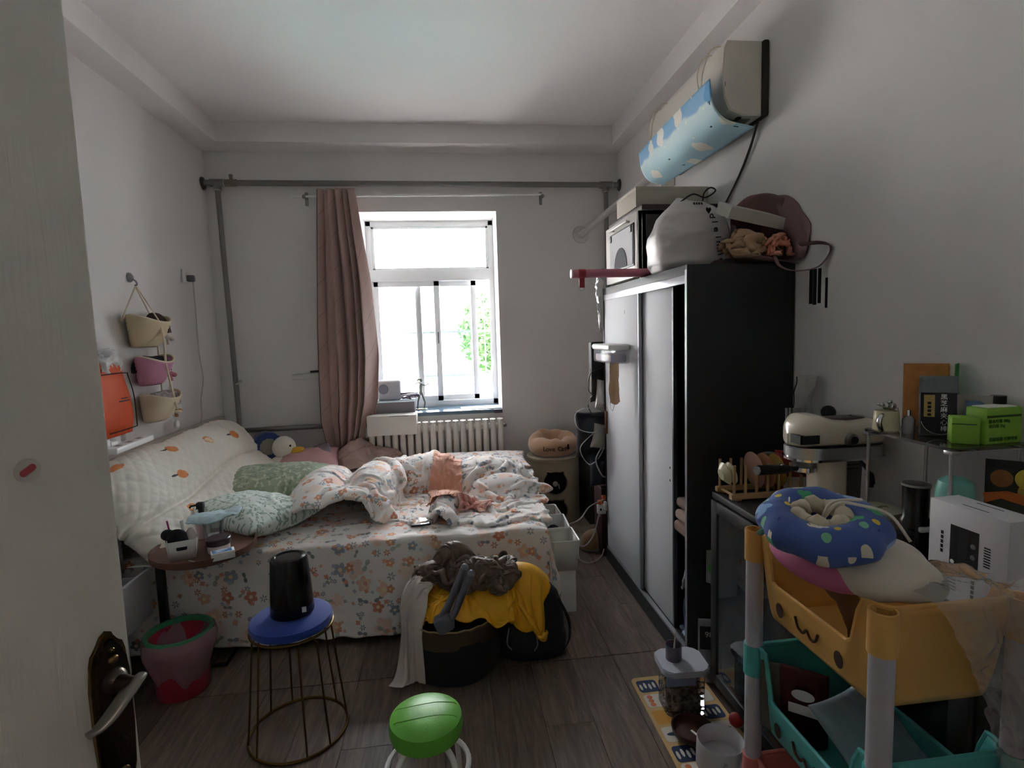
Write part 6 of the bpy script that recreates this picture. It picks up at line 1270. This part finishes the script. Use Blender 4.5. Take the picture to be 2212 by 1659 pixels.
# ------------------------------------------------------------------ three tier trolley
tx0, tx1, ty0, ty1 = .728, 1.0, .818, 1.214
tr = thing('three_tier_trolley', 'three tier plastic trolley with yellow, teal and coral smiling baskets', 'trolley', ((tx0+tx1)/2, (ty0+ty1)/2, 0))
PW_ = mat('post_white', '#b7b3bb', .4); hx2, hy2 = (tx1-tx0)/2, (ty1-ty0)/2
def tier(zr, m, nm):
    n = 96; nl = 14; out = rrect(2*hx2-.004, 2*hy2-.004, .03, 6)
    P = np.array(out); P = np.concatenate([P, P[:1]]); d = np.r_[0, np.cumsum(np.linalg.norm(np.diff(P, axis=0), axis=1))]; s = np.linspace(0, d[-1], n, endpoint=False); L = np.stack([np.interp(s, d, P[:, 0]), np.interp(s, d, P[:, 1])], -1)
    side = np.abs(np.abs(L[:, 0])-hx2) < .012
    dip = np.where(side, np.clip((.150-np.abs(L[:, 1]))/.03, 0, 1), 0); dip = dip*dip*(3-2*dip)
    rim = zr-.105*dip
    lv = np.linspace(0, 1, nl)[:, None]
    k = .86+.14*lv**.7
    G = np.stack([L[None, :, 0]*k, L[None, :, 1]*k, (zr-.2)+(rim[None, :]-(zr-.2))*lv], -1)
    o = gridmesh(nm, G, m, tr, .005, wrap=True, label={'yellow_basket': 'yellow basket with a smiling face', 'teal_basket': 'teal basket', 'coral_basket': 'coral basket'}[nm])
    B().tube([tuple(p) for p in G[-1]], .0055, 6, closed=True).build('rim', m, o); B().prism([tuple(q) for q in G[0, :, :2]], zr-.2, zr-.195).build('floor', m, o)
    for sx in (-1, 1):
        for sy in (-1, 1): B().lathe([(.0195, zr-.075), (.024, zr-.075), (.024, zr+.002), (.0195, zr+.002)], 20, RT((sx*hx2, sy*hy2, 0)), ring=True).build('socket', m, o)
    fx = -hx2*.955
    for y in (-.092, .098): B().lathe([(0, 0), (.016, 0), (.016, .0015), (0, .0015)], 24, RT((fx-.004, y, zr-.155), (0, -PI/2-.10, 0), (1.1, .75, 1))).build('eye_hole', mat('hole_brown', '#3a1f12', .7), o)
    B().tube(spline([(fx-.005, .042, zr-.138), (fx-.0045, .032, zr-.158), (fx-.004, .016, zr-.162), (fx-.0045, .004, zr-.150), (fx-.004, -.008, zr-.162), (fx-.0045, -.024, zr-.158), (fx-.005, -.032, zr-.14)], 30), .003, 6).build('mouth', mat('mouth_brown', '#4a2a18', .7), o)
    return o
tier(1.0, mat('yellow_plastic', '#d9a85c', .4), 'yellow_basket'); tier(.705, mat('teal_plastic', '#4fa9a4', .4), 'teal_basket'); tier(.41, mat('coral_plastic', '#c06a62', .4), 'coral_basket')
for sx in (-1, 1):
    for sy in (-1, 1):
        for (a, b_) in ((.05, .335), (.41, .63), (.705, .925)): B().cyl((sx*hx2, sy*hy2, a), (sx*hx2, sy*hy2, b_), .0205, 20).build('post', PW_, tr)
        B().ball((sx*hx2, sy*hy2, .026), (.024, .014, .026), 12).build('caster', GREY, tr)
cxm, cym = (tx0+tx1)/2, (ty0+ty1)/2
# soft toys on the yellow basket
rg = thing('blue_plush_collar', 'blue animal-print plush ring collar on top of the trolley', 'pet collar', (.715, .962, 1.105), rot=(.12, -.14, .1))
u = np.linspace(0, 2*PI, 72, endpoint=False)[None, :]*np.ones((40, 1)); v = np.linspace(0, 2*PI, 40)[:, None]*np.ones((1, 72))
oct_ = 1+.035*np.cos(8*u); R_, r_ = .072, .038
cr = np.cos(v); G = np.stack([(R_+r_*cr)*np.cos(u)*np.where(cr > 0, oct_, 1), (R_+r_*cr)*1.12*np.sin(u)*np.where(cr > 0, oct_, 1), .034*np.sin(v)], -1); G = G+((fbm(G*25, 3, 2)-.5)*.008)[..., None]
gridmesh('ring', G, COLLAR, rg, 0, np.stack([(R_+r_*cr)*np.cos(u)+(np.sin(v) < 0)*.6, (R_+r_*cr)*np.sin(u)], -1)*1.3, wrap=True)
B().tube([(.040*math.cos(a)*(1+.05*math.sin(5*a)), .044*math.sin(a), .018+.004*math.sin(7*a)) for a in np.linspace(0, 2*PI, 40, endpoint=False)], [.0165+.0025*math.sin(i*1.9) for i in range(40)], 12, closed=True).build('cream_lining', mat('cream_lining', '#c9bda4', .9), rg)
CRD = mat('cream_cord'); B().tube(spline([(-.005, .0, .0), (.01, -.01, .045), (.04, -.01, .046), (.075, -.02, .042)], 24), .003, 8).build('cord', CRD, rg); B().tube(spline([(-.01, -.005, .0), (.015, -.02, .048), (.05, -.04, .046), (.08, -.075, .035), (.09, -.11, -.005)], 24), .003, 8).build('cord', CRD, rg)
B().tube([(-.035+.005*i, .045+.006*i, .036-.0003*i*i) for i in range(9)], .0016, 5).build('stitched_seam', INKW, rg); B().ball((-.105, .04, -.01), (.010, .005, .007), 10).build('wash_tag', mat('tag_green', '#7fb59a', .7), rg)
wp_ = thing('white_plush_cushion', 'white flower-shaped plush cushion under the blue collar', 'cushion', (.80, .935, 1.03), rot=(.1, .05, .2))
nu, nv = 72, 24
u = np.linspace(0, 2*PI, nu, endpoint=False)[None, :]*np.ones((nv, 1)); v = np.linspace(0, PI, nv)[:, None]*np.ones((1, nu)); lob = 1+.08*np.cos(5*u)
G = np.stack([.108*np.sin(v)**.7*np.cos(u)*lob, .118*np.sin(v)**.7*np.sin(u)*lob, -.045*np.cos(v)], -1); gridmesh('body', G, mat('ivory_plush', '#cfc6b6', .9, sheen=.4), wp_, 0, wrap=True, flip=True)
pk_ = thing('pink_yellow_plush', 'pink and yellow plush squeezed at the left of the trolley top', 'soft toy', (.738, 1.01, 1.02), rot=(0, .1, .1)); B().ball((-.012, -.02, -.005), (.062, .12, .042), 20).build('pink_body', mat('pink_plush', '#c46a90', .7), pk_); B().ball((-.0, .045, .035), (.045, .065, .02), 18).build('yellow_top', mat('mustard_plush', '#bb9436', .7), pk_)
cloth('brown_paper_bag', [[(.745, 1.13, .99), (.78, 1.13, .985), (.83, 1.14, .98)], [(.745, 1.04, .97), (.77, 1.03, .975), (.80, 1.03, .97)], [(.75, .96, .93), (.77, .96, .93), (.80, .97, .94)], [(.76, .93, .83), (.78, .93, .83), (.8, .93, .83)]], mat('brown_kraft', '#8f704f', .85), n=(40, 24), wr=.014, ws=9, seed=71, thick=.001, label='crumpled brown paper bag inside the yellow basket', cat='paper bag')
yc = thing('yellow_tag_box', 'small yellow printed box standing in the yellow basket', 'box', (.765, .895, .806), .2); B().box(-.012, .012, -.02, .02, 0, .10, .001).build('carton', mat('bright_yellow', '#c9b02c', .5), yc); B().box(-.0126, -.012, -.008, .008, .07, .076).build('print_mark', INK, yc); B().box(-.0126, -.012, -.006, .008, .08, .086).build('print_mark', INK, yc)
# clear bag over the trolley
pbg = thing('clear_poly_bag', 'clear plastic bag draped over the right corner of the trolley', 'bag', (0, 0, 0))
cloth('film', [[(.80, .93, .985), (.86, .95, 1.005), (.92, .95, 1.0), (.975, .94, .99)], [(.78, .87, 1.005), (.85, .88, 1.025), (.92, .88, 1.02), (.985, .87, 1.01)], [(.81, .805, 1.005), (.88, .80, 1.02), (.94, .80, 1.015), (1.0, .80, 1.01)], [(.86, .79, .91), (.92, .785, .91), (.97, .78, .915), (1.015, .79, .91)], [(.90, .78, .80), (.95, .775, .80), (1.0, .77, .80), (1.03, .785, .80)], [(.95, .775, .66), (.99, .77, .66), (1.02, .765, .66), (1.05, .775, .66)]], film('clear_poly', '#c9c4c0', .22, .45, .16), pbg, (90, 60), .022, 13, 6, .0)
# in the teal basket
cp_ = pouchbag('red_coffee_pouch', 'dark red coffee pouch with a white label in the teal basket', 'pouch', (.80, 1.12, .512), .10, .19, .05, mat('dark_red_foil', '#4a1512', .4), -.7, .1, 12); B().lathe([(0, 0), (.02, 0), (.02, .001), (0, .001)], 20, RT((0, -.026, .14), (PI/2, 0, 0), (1.2, .7, 1))).build('label', INKW, cp_); B().box(-.03, .03, -.027, -.026, .09, .115).build('label_band', PAPERW, cp_)
kp2 = pouchbag('kraft_pouch', 'flat kraft pouch behind the red coffee pouch', 'pouch', (.765, 1.165, .512), .08, .18, .03, mat('dull_kraft', '#5f564a', .8), -.6, .1, 13)
gp = thing('grey_padded_mailer', 'grey blue padded mailer lying in the teal basket', 'mailer', (.86, .98, .52), rot=(.25, -.1, .1)); pillow('body', .20, .24, .05, mat('grey_blue_film', '#7d8b92', .4), gp, M=RT((0, 0, .10), (.5, .1, .2)), seed=19)
vp = thing('violet_packet', 'violet and white packet in the teal basket', 'packet', (.80, .89, .512), .3); B().box(-.05, .05, -.03, .03, 0, .10, .004).build('packet', mat('violet_film', '#7c5a92', .5), vp); B().box(-.051, -.05, -.02, .02, .02, .08).build('white_print', INKW, vp)
# ------------------------------------------------------------------ floor mat with pet things
pm_ = NT('nordic_mat'); oc = pm_.coord('Object'); _s2 = pm_.node('ShaderNodeSeparateXYZ'); pm_.link(oc, _s2.inputs[0])
pm_.b.inputs['Base Color'].default_value = lin('#cfae78'); pm_.b.inputs['Roughness'].default_value = .7
ma = thing('pet_feeding_mat', 'ochre pet feeding mat with printed squares on the floor', 'mat', (.868, 1.86, 0), 0)
B().prism(rrect(.305, .55, .025), 0, .003).build('mat', pm_.m, ma)
NVY = mat('print_navy', '#27375f', .7); IVO = mat('print_ivory', '#d8d3c6', .7); COR = mat('print_coral', '#d4774f', .7); OCH = mat('print_ochre', '#d39a3c', .7)
k = 0
for i, y in enumerate((.215, .125, .03, -.06, -.155, -.235)):
    for j, x in enumerate((-.095, .0, .095)):
        m_ = [NVY, IVO, OCH, IVO, NVY, IVO][(i+j*2) % 6] if j else [NVY, IVO, OCH, IVO, NVY, IVO][i]
        sq = B().prism(rrect(.085, .075, .014, 4, x, y), .003, .0034).build('printed_square', m_, ma)
        if m_ is NVY:
            for q in range(4): B().prism([(x-.03+q*.019+.006*math.cos(a), y+.012*math.sin(a)*1.6+(.004 if q % 2 else -.004)) for a in np.linspace(0, 2*PI, 8, endpoint=False)], .0034, .0037).build('leaf_print', IVO, sq)
        elif m_ is IVO and i in (1, 5):
            for q in range(3): B().lathe([(0, .0034), (.011, .0034), (.011, .0037), (0, .0037)], 14, RT((x-.018, y+.022-q*.022, 0))).build('dot_print', COR, sq)
        elif m_ is IVO:
            B().prism([(x+.03*math.cos(a), y+.009*math.sin(a)) for a in np.linspace(0, 2*PI, 14, endpoint=False)], .0034, .0037).build('fish_print', NVY, sq)
cn = thing('kibble_canister', 'clear pet food canister with a white lid on the feeding mat', 'canister', (.862, 1.945, .0036), -.05)
B().prism(rrect(.155, .135, .03), .0, .165).build('container', film('canister_clear', '#9aa0a8', .15, .35, .05), cn); B().prism(rrect(.182, .162, .035), .165, .19, None, .005).build('lid', mat('lid_cool_white', '#b9bcc6', .4), cn); B().box(-.085, .03, -.076, -.070, .13, .17, .002).build('blue_label', mat('label_blue_grey', '#7c8aa6', .5), cn)
V, F = [], []; rd = random.Random(9)
for i in range(420):
    c = Vector((rd.uniform(-.068, .068), rd.uniform(-.058, .058), rd.uniform(.006, .135))); s = .0075
    if abs(c.x) < .05 and abs(c.y) < .045 and c.z < .12: continue
    q0 = len(V); a = rd.random()*3
    for (x, y, z) in ((1, 0, 0), (0, 1, 0), (-1, 0, 0), (0, -1, 0), (0, 0, 1), (0, 0, -1)): V.append(c+Vector((x*math.cos(a)-y*math.sin(a), x*math.sin(a)+y*math.cos(a), z*.7))*s)
    for f in ((0,1,4),(1,2,4),(2,3,4),(3,0,4),(1,0,5),(2,1,5),(3,2,5),(0,3,5)): F.append(tuple(q0+t_ for t_ in f))
me = bpy.data.meshes.new('kibble'); me.from_pydata([tuple(v_) for v_ in V], [], F); link_mesh('kibble', me, mat('kibble', '#4a2f24', .8, col2='#b8a288', vscale=40), cn, kind='stuff')
B().box(-.05, .05, -.045, .045, .005, .12).build('kibble_mass', mat('kibble'), cn)
tc = thing('open_tin_can', 'open tin can with a spoon on the canister lid', 'can', (.835, 1.955, .194)); B().lathe([(0, 0), (.030, 0), (.031, .002), (.031, .058), (.032, .06), (.030, .06), (.029, .004), (0, .004)], 30).build('can', mat('can_label', '#7b6a72', .4, .3, col2='#4f5f7a', vscale=25), tc); B().tube(spline([(.0, 0, .006), (.006, .004, .06), (.012, .008, .11)], 10), [.007]*5+[.005]*5, 8, flat=.3).build('spoon', mat('spoon_beige', '#b3aa9c', .4), tc)
bwl = thing('brown_kibble_bowl', 'brown glazed bowl of kibble on the feeding mat', 'bowl', (.83, 1.775, .0036)); B().lathe([(0, 0), (.05, 0), (.072, .02), (.076, .04), (.071, .04), (.066, .022), (.045, .008), (0, .008)], 40).build('bowl', mat('brown_glaze', '#3f2119', .3), bwl); B().lathe([(0, .018), (.06, .018), (.06, .022), (.03, .027), (0, .028)], 24).build('food', mat('dark_kibble', '#4a2a20', .8, var=.4, vscale=60), bwl); B().box(-.004, .004, -.018, .018, .027, .031, .001, RT((0, -.02, 0), (0, 0, .4))).build('white_stick', INKW, bwl)
def wbowl(loc, r, h, label):
    t = thing('white_pet_bowl', label, 'bowl', loc, group='white pet bowls'); B().lathe([(0, 0), (r*.98, 0), (r*1.04, .006), (r, h), (r*.97, h+.003), (r*.93, h), (r*.8, h*.45), (0, h*.4)], 44).build('bowl', mat('bowl_white', '#b9b7ba', .35), t); return t
w1 = wbowl((.865, 1.635, .0036), .078, .095, 'larger tall white pet bowl on the feeding mat'); wbowl((.875, 1.50, .0), .07, .075, 'second white pet bowl nearest the camera beside the trolley post')
b98 = pouchbag('white_litter_bag', 'white and black bag printed 98% between wardrobe and cabinet', 'bag', (1.05, 2.078, 0), .10, .27, .07, mat('bag_white_grey', '#9a9ca4', .5), -.3, 0, 21); B().box(-.048, .05, -.037, -.034, .155, .255).build('black_panel', mat('label_black'), b98); text('lettering', '98%', .034, INKW, frame((.0, -.0375, .22), (1, 0, 0), (0, -1, 0)), b98)
gsn = pouchbag('green_leaf_bag', 'clear snack bag with a green label in the gap by the cabinet', 'bag', (1.075, 2.085, .425), .075, .14, .04, mat('clear_grey_film', '#7f8284', .35), -.3, 0, 22); B().ball((-.005, -.022, .07), (.03, .004, .028), 14).build('green_print', mat('vivid_green', '#3f9a2c', .5), gsn)
stp = thing('narrow_gap_shelf', 'narrow dark crate in the gap between wardrobe and cabinet', 'crate', (1.0, 2.03, 0)); B().box(.08, .4, .01, .1, .28, .42, .003).box(.3, .4, .01, .1, 0, .28).build('crate', mat('crate_dark', '#1c1b1e', .7), stp)
B().ball((.0, 0, 0), .026, 16).build('red_ball', mat('red_rubber', '#a8302c', .5), loc=(1.012, 1.80, .0295), label='small red ball on the feeding mat by the cabinet', cat='ball')
